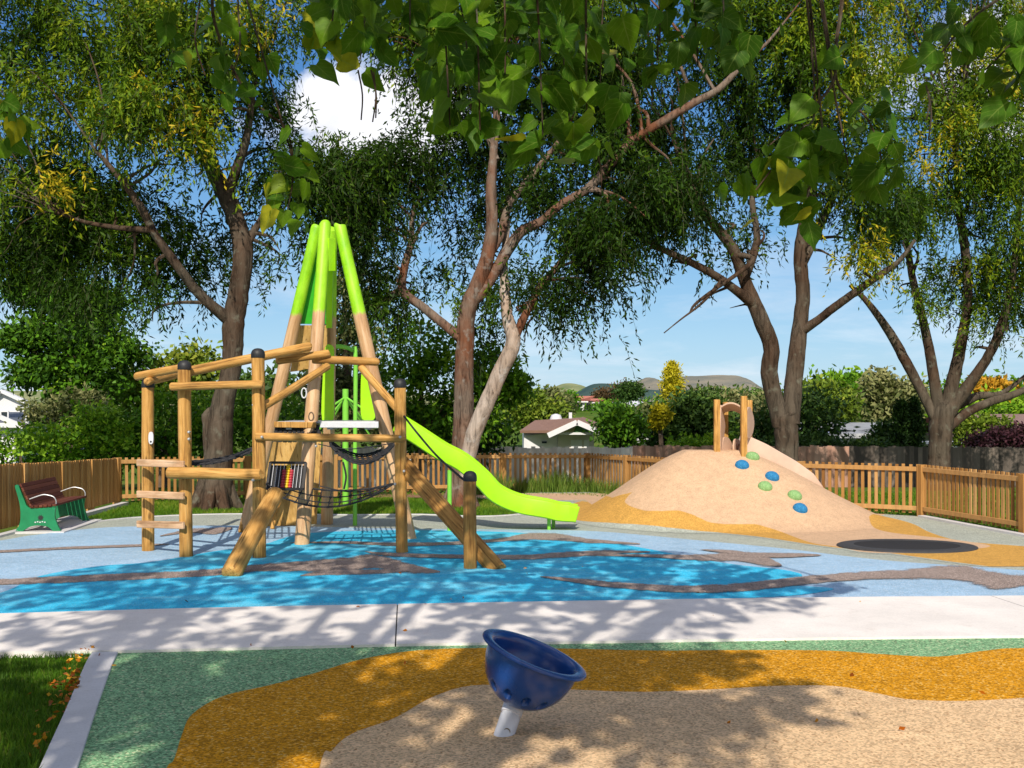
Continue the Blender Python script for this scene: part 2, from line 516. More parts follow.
def cloud(u0, w0, ru, rw):
    du = mth(nt, 'DIVIDE', mth(nt, 'SUBTRACT', u, u0), ru); dw = mth(nt, 'DIVIDE', mth(nt, 'SUBTRACT', w, w0), rw)
    d = mth(nt, 'SQRT', mth(nt, 'ADD', mth(nt, 'MULTIPLY', du, du), mth(nt, 'MULTIPLY', dw, dw)))
    return mth(nt, 'SUBTRACT', 1.0, d)
cm = cloud(-.13, .262, .15, .062)
cm = mth(nt, 'MAXIMUM', cm, cloud(.55, .30, .3, .10))
cm = mth(nt, 'MAXIMUM', cm, cloud(-.7, .35, .3, .12))
k1 = mth(nt, 'MULTIPLY', mth(nt, 'SUBTRACT', mth(nt, 'ADD', cm, mth(nt, 'MULTIPLY', nz, 1.5)), .95), 3.2, clamp=True)
# thin haze streaks low in the sky
wv = N(nt, 'ShaderNodeMapping'); wv.inputs['Scale'].default_value = (2.5, 11, 1); nt.links.new(cv.outputs[0], wv.inputs[0])
n2 = noise(nt, wv.outputs[0], 2.2, 7, .6, .4)
k2 = mth(nt, 'MULTIPLY', mth(nt, 'SUBTRACT', n2, .45), 2.3, clamp=True)
k2 = mth(nt, 'MULTIPLY', k2, mth(nt, 'SUBTRACT', 1.0, mth(nt, 'MULTIPLY', w, 4.5), clamp=True))
kk = mth(nt, 'MAXIMUM', k1, k2)
# bright cloud added overhead and behind, out of view, to fill the shade
n3 = noise(nt, tc.outputs['Generated'], 2.1, 7, .58, .3)
hi = mth(nt, 'ADD', mth(nt, 'MULTIPLY', mth(nt, 'SUBTRACT', sx.outputs[2], .52), 6, clamp=True), mth(nt, 'MULTIPLY', sx.outputs[1], -5, clamp=True), clamp=True)
k3 = mth(nt, 'MULTIPLY', mth(nt, 'MULTIPLY', mth(nt, 'SUBTRACT', n3, .45), 6, clamp=True), hi)
kk = mth(nt, 'MAXIMUM', kk, k3); hi_ = hi
shade = mix(nt, hi_, ramp(nt, nz, [(.3, (6.0, 6.2, 6.9)), (.65, (8.8, 8.8, 9.0))]), (8.8, 8.1, 7.1))
el = ramp(nt, mth(nt, 'MULTIPLY', w, 2.0, clamp=True), [(0, (.42, .66, .87)), (.12, (.33, .59, .85)), (.3, (.19, .45, .78)), (.55, (.075, .26, .62)), (.9, (.03, .13, .42))])
el2 = N(nt, 'ShaderNodeVectorMath', operation='SCALE'); el2.inputs['Scale'].default_value = 1 / .135; nt.links.new(el, el2.inputs[0])
skyc = mix(nt, .8, hs.outputs[0], el2.outputs[0])
nt.links.new(mix(nt, kk, skyc, shade), bg.inputs['Color'])
bg.inputs['Strength'].default_value = .135

sl = bpy.data.lights.new('sun', 'SUN'); sl.energy = 4.9; sl.angle = math.radians(.53); sl.color = (1.0, .915, .79)
so = bpy.data.objects.new('sun', sl); COL.objects.link(so)
SHX, SHY = .055, 1.0
sund = Vector((SHX, SHY, -math.tan(SUN_EL))).normalized()
so.rotation_euler = sund.to_track_quat('-Z', 'Y').to_euler(); so.location = (-2, -20, 20)
KS = 1 / math.tan(SUN_EL)       # shadow run per metre of height

cam = bpy.data.cameras.new('camera'); cam.sensor_width = 36; cam.lens = F / 1024 * 36
cam.shift_y = 21 / 1024; cam.clip_end = 8000; cam.clip_start = .05
co = bpy.data.objects.new('camera', cam); co.location = (0, 0, EYE); co.rotation_euler = (PI/2, 0, 0)
COL.objects.link(co); S.camera = co
S.view_settings.view_transform = 'Standard'; S.view_settings.look = 'None'; S.view_settings.exposure = 0
S.render.engine = 'CYCLES'
S.cycles.max_bounces = 6; S.cycles.diffuse_bounces = 3; S.cycles.transmission_bounces = 3

# ------------------------------------------------------------------ terrain
def terr(x, y):
    if y < 27: z = -.03
    elif y < 32: t = (y - 27) / 5; z = -.03 - 1.07 * t * t * (3 - 2*t)
    elif y < 60: z = -1.1
    else: z = -1.1 + min((y - 60) * .025, 2.6)
    return z
mb = MB()
xs = [-3000, -1200, -500, -200, -90, -40, -20, -10, -5, 0, 5, 10, 20, 40, 90, 200, 500, 1200, 3000]
ys = [-300, -60, -20, 0, 10, 18, 22, 25.5, 27, 27.5, 28, 29, 30, 31, 32, 40, 60, 100, 160, 250, 360, 600, 1200, 3500]
vs = [(x, y, terr(x, y)) for y in ys for x in xs]
nx = len(xs)
mb.add(vs, [(j*nx+i, j*nx+i+1, (j+1)*nx+i+1, (j+1)*nx+i) for j in range(len(ys)-1) for i in range(nx-1)])
struct(mb.build('ground', M['ground'], smooth=True))

# far hills
def hill(name, ridge, D, depth, mat, base=-2):
    mb = MB(); pts = crv(ridge, 6); rows = 10; vs = []
    for j in range(rows + 1):
        t = j / rows
        for (px, py) in pts:
            top = P(px, py, D)
            k = math.sin(t * PI / 2) if t < 1 else 1
            wob = 1 + .10 * math.sin(px * .13 + j * 1.7) * (1 - t)
            vs.append((top.x * (1 - .15 * (1 - t)), D - depth * (1 - t), base + (top.z - base) * min(k * wob, 1)))
    n = len(pts)
    for (px, py) in pts:
        top = P(px, py, D); vs.append((top.x * 1.1, D + depth, base))
    rows += 1
    mb.add(vs, [(j*n+i, j*n+i+1, (j+1)*n+i+1, (j+1)*n+i) for j in range(rows) for i in range(n-1)])
    return struct(mb.build(name, mat, smooth=True))
def m_hill(name, a, b_, scale):
    m, nt, b = newmat(name)
    v = coords(nt); f = noise(nt, v, scale, 7, .65)
    nt.links.new(ramp(nt, f, [(.35, a), (.62, b_)]), b.inputs['Base Color'])
    b.inputs['Roughness'].default_value = 1; b.inputs['Specular IOR Level'].default_value = 0
    return m
M['hill_far'] = m_hill('far_hill', (.16, .17, .15), (.27, .245, .19), .02)
M['hill_near'] = m_hill('near_hill', (.16, .20, .10), (.32, .33, .17), .03)
M['hill_blue'] = m_hill('wooded_hill', (.035, .07, .075), (.07, .115, .10), .05)
hill('hill', [(-900, 395), (-300, 388), (100, 392), (420, 395), (520, 394), (548, 389), (563, 384), (578, 385), (592, 391), (610, 396), (640, 400)], 1100, 300, M['hill_near'])
hill('hill', [(590, 398), (618, 388), (640, 380), (648, 377.5), (660, 381), (680, 377), (700, 376), (730, 376), (742, 380), (755, 388), (790, 394), (900, 392), (1100, 388), (1500, 392), (2000, 396)], 1500, 400, M['hill_far'])
hill('hill', [(570, 396), (588, 386), (598, 383.5), (612, 384), (630, 387), (655, 390), (690, 390), (740, 392), (800, 397)], 700, 120, M['hill_blue'])

# ------------------------------------------------------------------ rubber surfacing, path, lawn
def mh(x, y):
    """height of the rubber mound"""
    dx = (3.12 - x) / 2.05 if x < 3.12 else ((x - 4.1) / 2.6 if x > 4.1 else 0)
    dy = (19.55 - y) / 2.35 if y < 19.55 else ((y - 20.0) / 1.5 if y > 20.0 else 0)
    r = math.hypot(dx, dy)
    if r >= 1: return 0.0
    return 1.185 * (.34 * .5 * (1 + math.cos(PI * r)) + .66 * (1 - r) * (1 - .45 * math.exp(-((1-r)/.12)**2)))

def Gm(px, py):
    D = 10.0
    while D < 26:
        p = P(px, py, D)
        if p.z <= mh(p.x, p.y): return p
        D += .02
    return P(px, py, 26)

def lay(name, poly, z, mat):
    return struct(MB().sheet([(p[0], p[1], z) for p in poly]).build(name, mat))
def gp(pts, sub=5): return [G(a, b) for a, b in crv(pts, sub)]

PATH_BACK = [(-900, 632), (-300, 622), (0, 615.5), (200, 610), (400, 606), (600, 602.5), (800, 599.5), (1024, 597.5), (1400, 595), (1900, 594)]
PATH_FRONT = [(-900, 676), (-300, 662), (0, 654.5), (120, 653), (230, 650.5), (400, 646.5), (600, 643.5), (800, 640.5), (1024, 638), (1400, 635), (1900, 634)]
pb, pf = gp(PATH_BACK), gp(PATH_FRONT)

# base rubber, up to the lawn and the fences
back_edge = [(-300, 556), (-60, 540), (0, 534), (50, 530), (88, 523), (130, 518), (190, 515), (250, 514), (350, 515), (420, 514.5), (480, 516.5), (522, 514), (548, 508), (556, 503.5), (545, 500.5), (500, 499.5), (472, 497), (520, 492.2), (612, 490.6)]
rub = [Vector(p) for p in gp(back_edge)] + [Vector(p) for p in ((3.4, 22.2, 0), (5.2, 21.2, 0), (7.25, 19.85, 0), (7.85, 17, 0), (8.3, 14, 0), (9.2, 11.5, 0))]
rub2 = rub + [p for p in reversed(pb) if p.x < 9.2 and p.x > -8.5] 
lay('rubber_surface', rub2, .000, M['r_base'])

# mound with its ochre skirt
tan_px = [(634, 491), (627, 498), (626, 504), (644, 511), (662, 511.5), (679, 511), (694, 516), (711, 523), (738, 525), (755, 525), (775, 530), (811, 543), (837, 547), (870, 553), (930, 553), (972, 549.5), (990, 546), (951, 539.5), (892, 533), (873, 527), (869, 517)]
tan_poly = [Gm(*p) for p in crv(tan_px, 4)] + [Vector((6.9, 20.3, 0)), Vector((5.0, 21.9, 0)), Vector((2.0, 22.3, 0)), Vector((1.5, 20.9, 0))]
tan2 = [Gm(*p) for p in [(468, 496.5), (520, 492.5), (612, 491.5), (640, 490), (628, 494), (612, 498), (585, 500), (556, 500.5), (500, 500.5)]]
och_px = [(590, 500.5), (575, 503), (566, 509), (566, 517), (580, 521), (612, 523.5), (650, 526), (685, 530), (755, 536.5), (820, 546), (886, 553), (951, 562), (1024, 571), (1120, 583), (1180, 560), (1100, 552), (1016, 546), (960, 541), (931, 533), (915, 525), (899, 520), (868, 513)]
och_poly = [Gm(*p) for p in crv(och_px, 4)] + [Vector((6.95, 20.4, 0)), Vector((5.0, 22, 0)), Vector((2.0, 22.6, 0)), Vector((1.2, 22.9, 0))]
def sdf(X, Y, poly):
    px = np.array([p[0] for p in poly]); py = np.array([p[1] for p in poly])
    qx, qy = np.roll(px, -1), np.roll(py, -1)
    ins = np.zeros(X.shape, bool); d2 = np.full(X.shape, 1e9)
    for a, b_, c, d in zip(px, py, qx, qy):
        ex, ey = c - a, d - b_
        t = np.clip(((X - a) * ex + (Y - b_) * ey) / (ex*ex + ey*ey + 1e-12), 0, 1)
        d2 = np.minimum(d2, (X - a - t*ex)**2 + (Y - b_ - t*ey)**2)
        cr_ = ((b_ > Y) != (d > Y)) & (X < (c - a) * (Y - b_) / ((d - b_) if d != b_ else 1e-12) + a)
        ins ^= cr_
    return np.where(ins, 1, -1) * np.sqrt(d2)
gx = np.arange(-1.3, 8.6, .04); gy = np.arange(13.6, 24.9, .04)
XX, YY = np.meshgrid(gx, gy)
so_, st_ = sdf(XX, YY, och_poly), np.maximum(sdf(XX, YY, tan_poly), sdf(XX, YY, tan2))
sr_ = sdf(XX, YY, rub2)
ZZ = np.vectorize(mh)(XX, YY) + .004
idx = np.arange(XX.size).reshape(XX.shape)
up_ = ZZ > .00401
for _ in range(4):
    u2 = up_.copy(); u2[1:] |= up_[:-1]; u2[:-1] |= up_[1:]; u2[:, 1:] |= up_[:, :-1]; u2[:, :-1] |= up_[:, 1:]; up_ = u2
keepv = ((np.maximum(so_, st_) > -.12) | up_) & (sr_ > -.03)
fk = keepv[:-1, :-1] & keepv[1:, :-1] & keepv[:-1, 1:] & keepv[1:, 1:]
quads = np.stack([idx[:-1, :-1], idx[:-1, 1:], idx[1:, 1:], idx[1:, :-1]], -1)[fk]
used, inv = np.unique(quads, return_inverse=True)
def npmesh(name, verts, faces, attrs, smooth=True):
    """verts (n,3), faces (m,k) with constant k"""
    me = bpy.data.meshes.new(name)
    n, (m_, k) = len(verts), faces.shape
    me.vertices.add(n); me.vertices.foreach_set('co', np.ascontiguousarray(verts, dtype=np.float32).ravel())
    me.loops.add(m_ * k); me.loops.foreach_set('vertex_index', np.ascontiguousarray(faces, dtype=np.int32).ravel())
    me.polygons.add(m_); me.polygons.foreach_set('loop_start', np.arange(0, m_*k, k, dtype=np.int32))
    for a, v in attrs.items():
        at = me.attributes.new(a, 'FLOAT', 'POINT'); at.data.foreach_set('value', np.ascontiguousarray(v, dtype=np.float32))
    me.update(calc_edges=True)
    if smooth: me.polygons.foreach_set('use_smooth', np.ones(m_, bool))
    return me
vv = np.stack([XX.ravel(), YY.ravel(), ZZ.ravel()], -1)[used]
me = npmesh('play_mound', vv, inv.reshape(-1, 4), {'ochre': so_.ravel()[used], 'tan': st_.ravel()[used]})
me.materials.append(M['mound'])
mo = bpy.data.objects.new('mound_terrain', me); put(mo, Matrix.Identity(4)); struct(mo)

# blue water pattern
LB = [(-300, 552), (-40, 544), (30, 536), (80, 530), (130, 527), (250, 526), (400, 529), (520, 530), (600, 532), (690, 540), (788, 549.5), (886, 561), (1024, 571), (1120, 583), (1300, 600)]
lb = gp(LB)
pbl = [p for p in pb if -8.4 < p.x < 9.0]
lay('light_blue_rubber', [p for p in lb if p.y > 11.4] + list(reversed(pbl)), .008, M['r_light'])
TQ = [(-200, 612), (-60, 602), (0, 594), (40, 577), (100, 567), (150, 563), (215, 552), (260, 546), (300, 535), (360, 531.5), (430, 531), (520, 533.5), (570, 539), (620, 545), (655, 551), (700, 560), (740, 566), (785, 571), (802, 577), (770, 583), (745, 586), (800, 587), (834, 590), (800, 596), (750, 599), (700, 601)]
tq = gp(TQ)
lay('turquoise_rubber', tq + [p for p in reversed(pbl) if -5.5 < p.x < 1.85], .012, M['r_turq'])
TQ2 = [(265, 531), (330, 528.6), (420, 530), (500, 533), (430, 536), (300, 538)]
def ribbon(pts):
    c = crv(pts, 14); mb = MB(); W_ = 1.55
    for a, b, r in c:
        for k_, t_ in ((-1, 0.0), (-.5, .5), (0, 1.0), (.5, .5), (1, 0.0)):
            mb.tint = t_ * min(1, r / .8); mb.add([G(a, b + r * W_ * k_)], [])
    for i in range(len(c) - 1):
        for k_ in range(4):
            mb.f.append((i*5 + k_, i*5 + k_ + 1, i*5 + k_ + 6, i*5 + k_ + 5)); mb.m.append(0)
    return mb
for k, rb in enumerate([
    [(-120, 588, 3), (0, 583.5, 3.2), (100, 579, 3.5), (200, 574.5, 3.5), (260, 569, 3.8), (320, 567, 6), (375, 563, 7.5), (400, 568, 6), (425, 571.5, 3), (440, 573, .6)],
    [(300, 577, .5), (325, 574, 2.5), (370, 573, 2.5), (410, 572, 1)],
    [(-80, 556, 1), (0, 552.5, 1.2), (70, 549, 1.3), (140, 546.5, 1.2), (170, 545, .4)],
    [(160, 537, .5), (190, 532, 2.0), (215, 532, 3.2), (232, 529, 1.2)],
    [(290, 544, .4), (340, 543.5, 1.2), (400, 545.5, 1.8), (450, 544.5, 1.8), (500, 541, 1.8), (530, 537.5, 3.6), (560, 538.5, 3.5), (590, 542, 2.2), (640, 545, .6)],
    [(365, 553, .4), (395, 556, 2), (450, 557.5, 2), (520, 558.5, 2.4), (565, 556, 2.8), (610, 553.5, 2.0), (650, 553, .6)],
    [(540, 578, .5), (570, 581.5, 2), (610, 586, 3.2), (680, 590.5, 3.8), (740, 589, 4.3), (790, 583.5, 4.5), (850, 578, 4.2), (910, 575.5, 4.8), (950, 574, 7.5), (975, 577, 8.5), (1000, 583, 8.5), (1030, 582, 5), (1090, 585, 5), (1160, 588, 3)],
    [(560, 556, .6), (640, 557, 1.4), (700, 559, 3.2), (735, 557.5, 5), (760, 561, 5.5), (775, 565, 3), (782, 567, .5)],
    [(735, 556, 2), (775, 556.5, 2.6), (810, 556.5, 1.4), (822, 556.5, .4)],
    [(700, 551, .3), (728, 553, 1.8), (745, 555, 1.5)],
]):
    mb = ribbon(rb)
    mb.v = [(v_[0], v_[1], .016 + .0006 * k) for v_ in mb.v]
    struct(mb.build('brown_rubber_swirl', M['r_brown']))

# concrete path and kerb
pathv = pb + list(reversed(pf))
pm = MB()
JX = [-9.5, -5.6, -1.05, 5.1, 9.6]     # saw joints across the path
jx = lambda p: p.x + .095 * (p.y - 10)
def clip_x(poly, x0, x1):
    def half(poly, xc, keep):
        out = []
        for i in range(len(poly)):
            a, b_ = poly[i], poly[(i+1) % len(poly)]
            ka, kb = keep(jx(a)), keep(jx(b_))
            if ka: out.append(a)
            if ka != kb:
                t = (xc - jx(a)) / (jx(b_) - jx(a)); out.append(a.lerp(b_, t))
        return out
    return half(half(poly, x0, lambda x: x >= x0), x1, lambda x: x <= x1)
edges = [-14] + JX + [14]
for a, b_ in zip(edges[:-1], edges[1:]):
    poly = clip_x(pathv, a + .006, b_ - .006)
    pm.prism([(p.x, p.y, -.05) for p in poly], (0, 0, .072))
struct(pm.build('concrete_path', M['concrete'], bevel=.006))
lay('path_joint', [(p.x, p.y) for p in clip_x(pathv, -14, 14)], .003, M['joint'])
kl = crv([(92, 654), (84, 668), (64, 715), (40, 768), (10, 840), (-60, 1000)], 5); kr = crv([(118, 653.5), (110, 672), (95, 715), (78, 768), (55, 840), (0, 1000)], 5)
kp = [G(*p) for p in kl] + [G(*p) for p in reversed(kr)]
struct(MB().prism([(p.x, p.y, -.05) for p in kp], (0, 0, .068)).build('concrete_kerb', M['kerb'], bevel=.006))
# kerb strips at the fence feet
def strip(name, pts, w, z, mat):
    L, R = [], []
    for i, p in enumerate(pts):
        a, b_ = Vector(pts[max(i-1, 0)]), Vector(pts[min(i+1, len(pts)-1)])
        d = (b_ - a).normalized(); n = Vector((-d.y, d.x))
        L.append(Vector(p) + n * w/2); R.append(Vector(p) - n * w/2)
    poly = L + list(reversed(R))
    return struct(MB().prism([(p.x, p.y, -.03) for p in poly], (0, 0, .03 + z)).build(name, mat))
strip('concrete_edging', [(7.30, 19.62), (7.50, 18.4), (7.86, 16.4), (8.3, 13.5), (8.6, 11.6)], .14, .035, M['kerb'])
strip('concrete_edging', [(-7.78, 16.4), (-7.80, 19.5), (-7.84, 22.3)], .14, .035, M['kerb'])
be = [(p.x, p.y) for p in gp(back_edge[4:13], 3)]
strip('concrete_edging', be, .07, .012, M['kerb'])

# coloured rubber in front of the path
pfl = [p for p in pf if -3.75 < p.x < 9]
green_poly = pfl + [Vector((9, 1, 0)), Vector((-1.2, 1, 0))] + [G(*p) for p in reversed(kr) if p[1] < 1000 and p[1] > 654]
lay('green_rubber', green_poly, .000, M['r_green'])
oc = crv([(120, 980), (160, 790), (174, 760), (182, 735), (192, 715), (222, 697), (268, 686), (310, 675), (360, 660), (415, 651), (480, 648.5), (560, 649), (656, 651), (740, 650.5), (827, 651), (880, 654.5), (939, 657), (986, 651), (1024, 648.5), (1150, 650), (1400, 660)], 6)
ocp = [G(*p) for p in oc]
lay('ochre_rubber', ocp + [Vector((9, 6, 0)), Vector((9, 1, 0)), Vector((-.8, 1, 0))], .004, M['r_orange'])
tn = crv([(280, 980), (318, 775), (332, 752), (352, 735), (395, 719), (435, 697), (480, 686), (560, 690), (640, 693), (720, 690), (774, 687), (833, 687), (875, 694), (910, 700.5), (963, 702), (1024, 699), (1150, 690), (1400, 700)], 6)
tnp = [G(*p) for p in tn]
lay('tan_rubber', tnp + [Vector((8, 5, 0)), Vector((8, 1.2, 0)), Vector((-.3, 1.2, 0))], .008, M['r_tan'])
# bark mulch between lawn and back fence
lay('bark_mulch', [G(*p) for p in [(130, 500), (180, 499), (250, 498), (330, 497), (420, 497), (480, 496)]] + [Vector((-.4, 25.3, 0)), Vector((-4.2, 24.8, 0)), Vector((-7.6, 22.9, 0))], -.012, M['mulch'])

# ------------------------------------------------------------------ fences
def fence(pts, label, spacing=1.75, gap=.135, h=.93, inner=1, mat='fence', cap=True, pw=.055, group='timber fences round the playground'):
    """pts: (x, y, height) along the fence; inner: side of the rails"""
    root = thing('picket_fence', label, 'fence', (pts[0][0], pts[0][1], 0), group)
    V2 = [Vector(p[:2]) for p in pts]
    seg = [(V2[i], V2[i+1], pts[i][2], pts[i+1][2]) for i in range(len(pts)-1)]
    pk = MB(); rails = []
    for a, b_, ha, hb in seg:
        d = b_ - a; L = d.length; d.normalize(); n = Vector((-d.y, d.x)) * inner
        D3 = Vector((d.x, d.y, 0)); N3 = Vector((n.x, n.y, 0))
        k = max(1, round(L / spacing))
        for i in range(k + 1):
            if i == 0 and (a - V2[0]).length > 1e-6: continue
            t = i / k; hh = ha + (hb - ha) * t
            p = a.lerp(b_, t)
            q = MB(); q.tint = random.uniform(.3, .8)
            q.box((p.x, p.y, (hh + .0) / 2 - .02), D3 * .06, N3 * .06, (0, 0, (hh + .04) / 2))
            q.build('post', M[mat], root, bevel=.008)
        cnt = int(L / gap)
        for i in range(cnt):
            t = (i + .5) / cnt; hh = ha + (hb - ha) * t + random.uniform(-.006, .006)
            p = a.lerp(b_, t) - n * .022
            pk.tint = min(1, max(0, random.gauss(.5, .24)))
            tilt = D3 * random.uniform(-.006, .006)
            zb = .05
            pk.box((p.x, p.y, (zb + hh) / 2), D3 * pw / 2, N3 * .011, Vector((0, 0, (hh - zb) / 2)) + tilt)
        for zf, hw in ((.91, .04), (.15, .04)):
            r = MB(); r.tint = random.uniform(.55, .9)
            p0 = a + n * .012; p1 = b_ + n * .012
            r.bar((p0.x, p0.y, ha * zf), (p1.x, p1.y, hb * zf), .042, hw * 2)
            if zf > .8:
                pass
            rails.append(r)
    pk.build('pickets', M[mat], root)
    for r in rails: r.build('rail', M[mat], root, bevel=.006)
    return root
LF = [(-8.5, 11.0, 1.10), (-8.05, 16.6, 1.09), (-8.0, 19.5, 1.0), (-8.02, 22.3, .93)]
M['fence_lit'] = m_tint('fence_timber_lit', [(0, (.34, .16, .045)), (.5, (.56, .29, .085)), (1, (.70, .42, .16))], nstretch=(1, 1, .15), nscale=14)  # fence timber colour brightened to stand in for sunlight on the left run
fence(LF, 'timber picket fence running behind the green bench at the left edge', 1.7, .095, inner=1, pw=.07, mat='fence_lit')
BF = [(-8.02, 22.36, .93), (-5.6, 23.3, .92), (-2.2, 25.0, .90), (1.78, 25.9, .87), (3.3, 23.0, .90), (5.5, 20.95, .93), (7.36, 19.80, .93)]
fence(BF, 'long bent timber picket fence along the back, behind slide and mound', 1.75, .118, inner=-1, group='timber fences round the playground')
RF = [(7.36, 19.74, .93), (7.96, 17.1, .93), (8.75, 12.2, .93)]
fence(RF, 'timber picket fence along the right edge beside the pale kerb', 2.0, .115, inner=-1, pw=.065)

def palings(name, pts, label, mat, h, zb, gap=.12):
    root = thing(name, label, 'fence', (pts[0][0], pts[0][1], zb), 'boundary fences beyond the playground')
    pk = MB()
    for i in range(len(pts)-1):
        a, b_ = Vector(pts[i]), Vector(pts[i+1])
        d = b_ - a; L = d.length; d.normalize()
        D3 = Vector((d.x, d.y, 0)); N3 = Vector((-d.y, d.x, 0))
        cnt = int(L / gap)
        for k in range(cnt):
            p = a.lerp(b_, (k + .5) / cnt); hh = h + random.uniform(-.03, .03)
            pk.tint = min(1, max(0, random.gauss(.5, .28)))
            pk.box((p.x, p.y, zb + hh / 2), D3 * gap * .505, N3 * .01, (0, 0, hh / 2))
    pk.build('palings', M[mat], root)
    r = MB()
    for i in range(len(pts)-1):
        a, b_ = pts[i], pts[i+1]
        for z in (.3, h - .3):
            r.bar((a[0], a[1] + .04, zb + z), (b_[0], b_[1] + .04, zb + z), .04, .09)
    r.build('rail', M[mat], root)
palings('paling_fence', [(-6, 31.2), (3.45, 31.2)], 'pale grey paling fence in front of the white gabled house', 'fence_back', 1.82, -1.02)
palings('paling_fence', [(3.42, 31.2), (9.5, 31.0)], 'reddish brown paling fence left of the mound top', 'fence_red', 1.86, -1.02)
palings('paling_fence', [(8.2, 32.0), (12.5, 31.5), (20, 30.0)], 'dark weathered paling fence behind the far right tree', 'fence_dark', 1.85, -1.05)

# ------------------------------------------------------------------ climbing frame
def frame_of(p0, p1):
    z = (p1 - p0).normalized()
    a = Vector((0, 1, 0)) if abs(z.y) < .9 else Vector((1, 0, 0))
    x = (a - z * a.dot(z)).normalized(); y = z.cross(x)
    m = Matrix((x, y, z)).transposed().to_4x4(); m.translation = p0
    return m
def log(name, p0, p1, r0, r1, parent, mat='log', n=18, wob=.012, label=None, ch=.012):
    p0, p1 = Vector(p0), Vector(p1)
    L = (p1 - p0).length; W = frame_of(p0, p1)
    zs = [0, ch * .6, ch * 1.6] + [L * i / 9 for i in range(1, 9)] + [L - ch * 1.6, L - ch * .6, L]
    pts, rs = [], []
    ph = random.random() * 6
    for i, z in enumerate(zs):
        t = z / L
        r = r0 + (r1 - r0) * t
        if i in (0, len(zs)-1): r -= ch
        elif i in (1, len(zs)-2): r -= ch * .3
        off = Vector((math.sin(t * 5 + ph) * wob * r0 * 4, math.cos(t * 4 + ph * 2) * wob * r0 * 4, z)) if 0 < i < len(zs)-1 else Vector((0, 0, z))
        if i in (0, 1, 2): off = Vector((math.sin(ph) * wob * r0 * 4, math.cos(ph*2) * wob * r0 * 4, z))
        pts.append(W @ off); rs.append(r * (1 + random.uniform(-.02, .02)))
    mb = MB(); mb.tube(pts, rs, n)
    o = mb.build(name, M[mat], parent, world=W, smooth=True)
    if label: o['label'] = label
    return o
def dome(parent, top, r):
    mb = MB()
    mb.lathe([(r * 1.04, -.05), (r * 1.07, -.045), (r * 1.07, .0), (r * 1.02, .025), (r * .85, .05), (r * .55, .068), (r * .2, .075), (.001, .076)], top)
    return mb.build('cap', M['black'], parent, smooth=True)
def collar(mb, p, r):
    pass

tw = thing('climbing_tower', 'large timber climbing structure with green-topped pole tower, nets and lime slide', 'climbing tower', (-2.9, 15.8, 0))
POSTS = {}
def post(px, ytop, ybase, r, cap=True, mat='log'):
    b = G(px[1], ybase); D = b.y
    t = P(px[0], ytop, D)
    o = log('post', (b.x, b.y, -.05), (t.x, D, t.z), r * 1.03, r, tw, mat)
    if cap: dome(o, (t.x, D, t.z), r)
    POSTS[px] = o
    return b, t
p1b, p1t = post((148, 148), 384, 551, .081)
p2b, p2t = post((184.5, 186), 366, 557, .084)
p3b, p3t = post((258, 259.5), 354, 558, .085)
p4b, p4t = post((400, 402), 384, 553, .079)
p5b, p5t = post((470, 470), 477, 569, .079, mat='log_dark')
# tower poles
A1 = log('tower_pole', G(302, 545) - Vector((0, 0, .06)), P(325, 224, 16.75), .108, .090, tw, 'painted')
A2 = log('tower_pole', G(410, 539) - Vector((0, 0, .06)), P(340, 225, 16.9), .110, .095, tw, 'painted')
A3 = log('tower_pole', G(244, 532) - Vector((0, 0, .06)), P(317, 227, 17.0), .108, .088, tw, 'painted')
A4 = log('tower_pole', G(327, 524) - Vector((0, 0, .06)), P(332, 229, 17.15), .100, .085, tw, 'painted')
# rails
def rail(a, b, r, mat='log', name='rail'):
    return log(name, a, b, r, r * .97, tw, mat, ch=.02)
rail(P(136, 376.5, 15.2), P(182, 368, 14.75), .058)
rail(P(147, 382, 14.9), P(176, 375, 16.2), .054)
rail(P(170, 386.5, 14.30), P(263, 384.5, 14.24), .055)
rail(P(188, 371.5, 14.65), P(311, 346.5, 15.6), .067)
rail(P(276, 361, 15.5), P(330, 353, 15.75), .060)
rail(P(312, 359.5, 15.75), P(379, 362, 15.95), .060)
rail(P(262, 407.5, 14.45), P(328, 366, 15.7), .057, name='brace')
rail(P(361, 367, 15.95), P(398, 410, 14.95), .057, name='brace')
rail(P(255, 436.5, 14.28), P(406, 439, 14.65), .055)
rail(P(167, 473, 14.22), P(262, 474.5, 14.2), .078)
# ladder rungs
for ya, yb in ((462.5, 464.5), (494, 496), (524, 525.5)):
    a, b_ = P(137.5, ya, 14.83), P(184, yb, 14.30)
    mb = MB(); mb.bar(a, b_, .045, .095)
    W = frame_of(a, b_)
    mb.build('rung', M['rung'], tw, world=W, bevel=.012)
# leaning logs
log('ramp_log', G(228, 579) + Vector((0, .12, .02)), P(276, 491, 14.05), .122, .108, tw, 'log', label='short thick log leaning against the middle post', ch=.03)
a, b_ = P(401, 462, 15.05), G(499, 571) + Vector((0, .1, -.02))
W = frame_of(a, b_)
L = (b_ - a).length
mb = MB()
prof = [(-.04, -.112), (.05, -.105), (.06, -.08), (.06, .08), (.05, .105), (-.04, .112), (-.075, .07), (-.085, 0), (-.075, -.07)]
n = len(prof)
vs = [W @ Vector((x, y, z)) for z in (0, L*.25, L*.5, L*.75, L) for x, y in prof]
fs = [(j*n+i, j*n+(i+1) % n, (j+1)*n+(i+1) % n, (j+1)*n+i) for j in range(4) for i in range(n)] + [tuple(range(n-1, -1, -1)), tuple(4*n+i for i in range(n))]
mb.add(vs, fs)
o = mb.build('ramp_log', M['log_dark'], tw, world=W, bevel=.015); o['label'] = 'flat-faced balance log sloping down behind the short capped post'

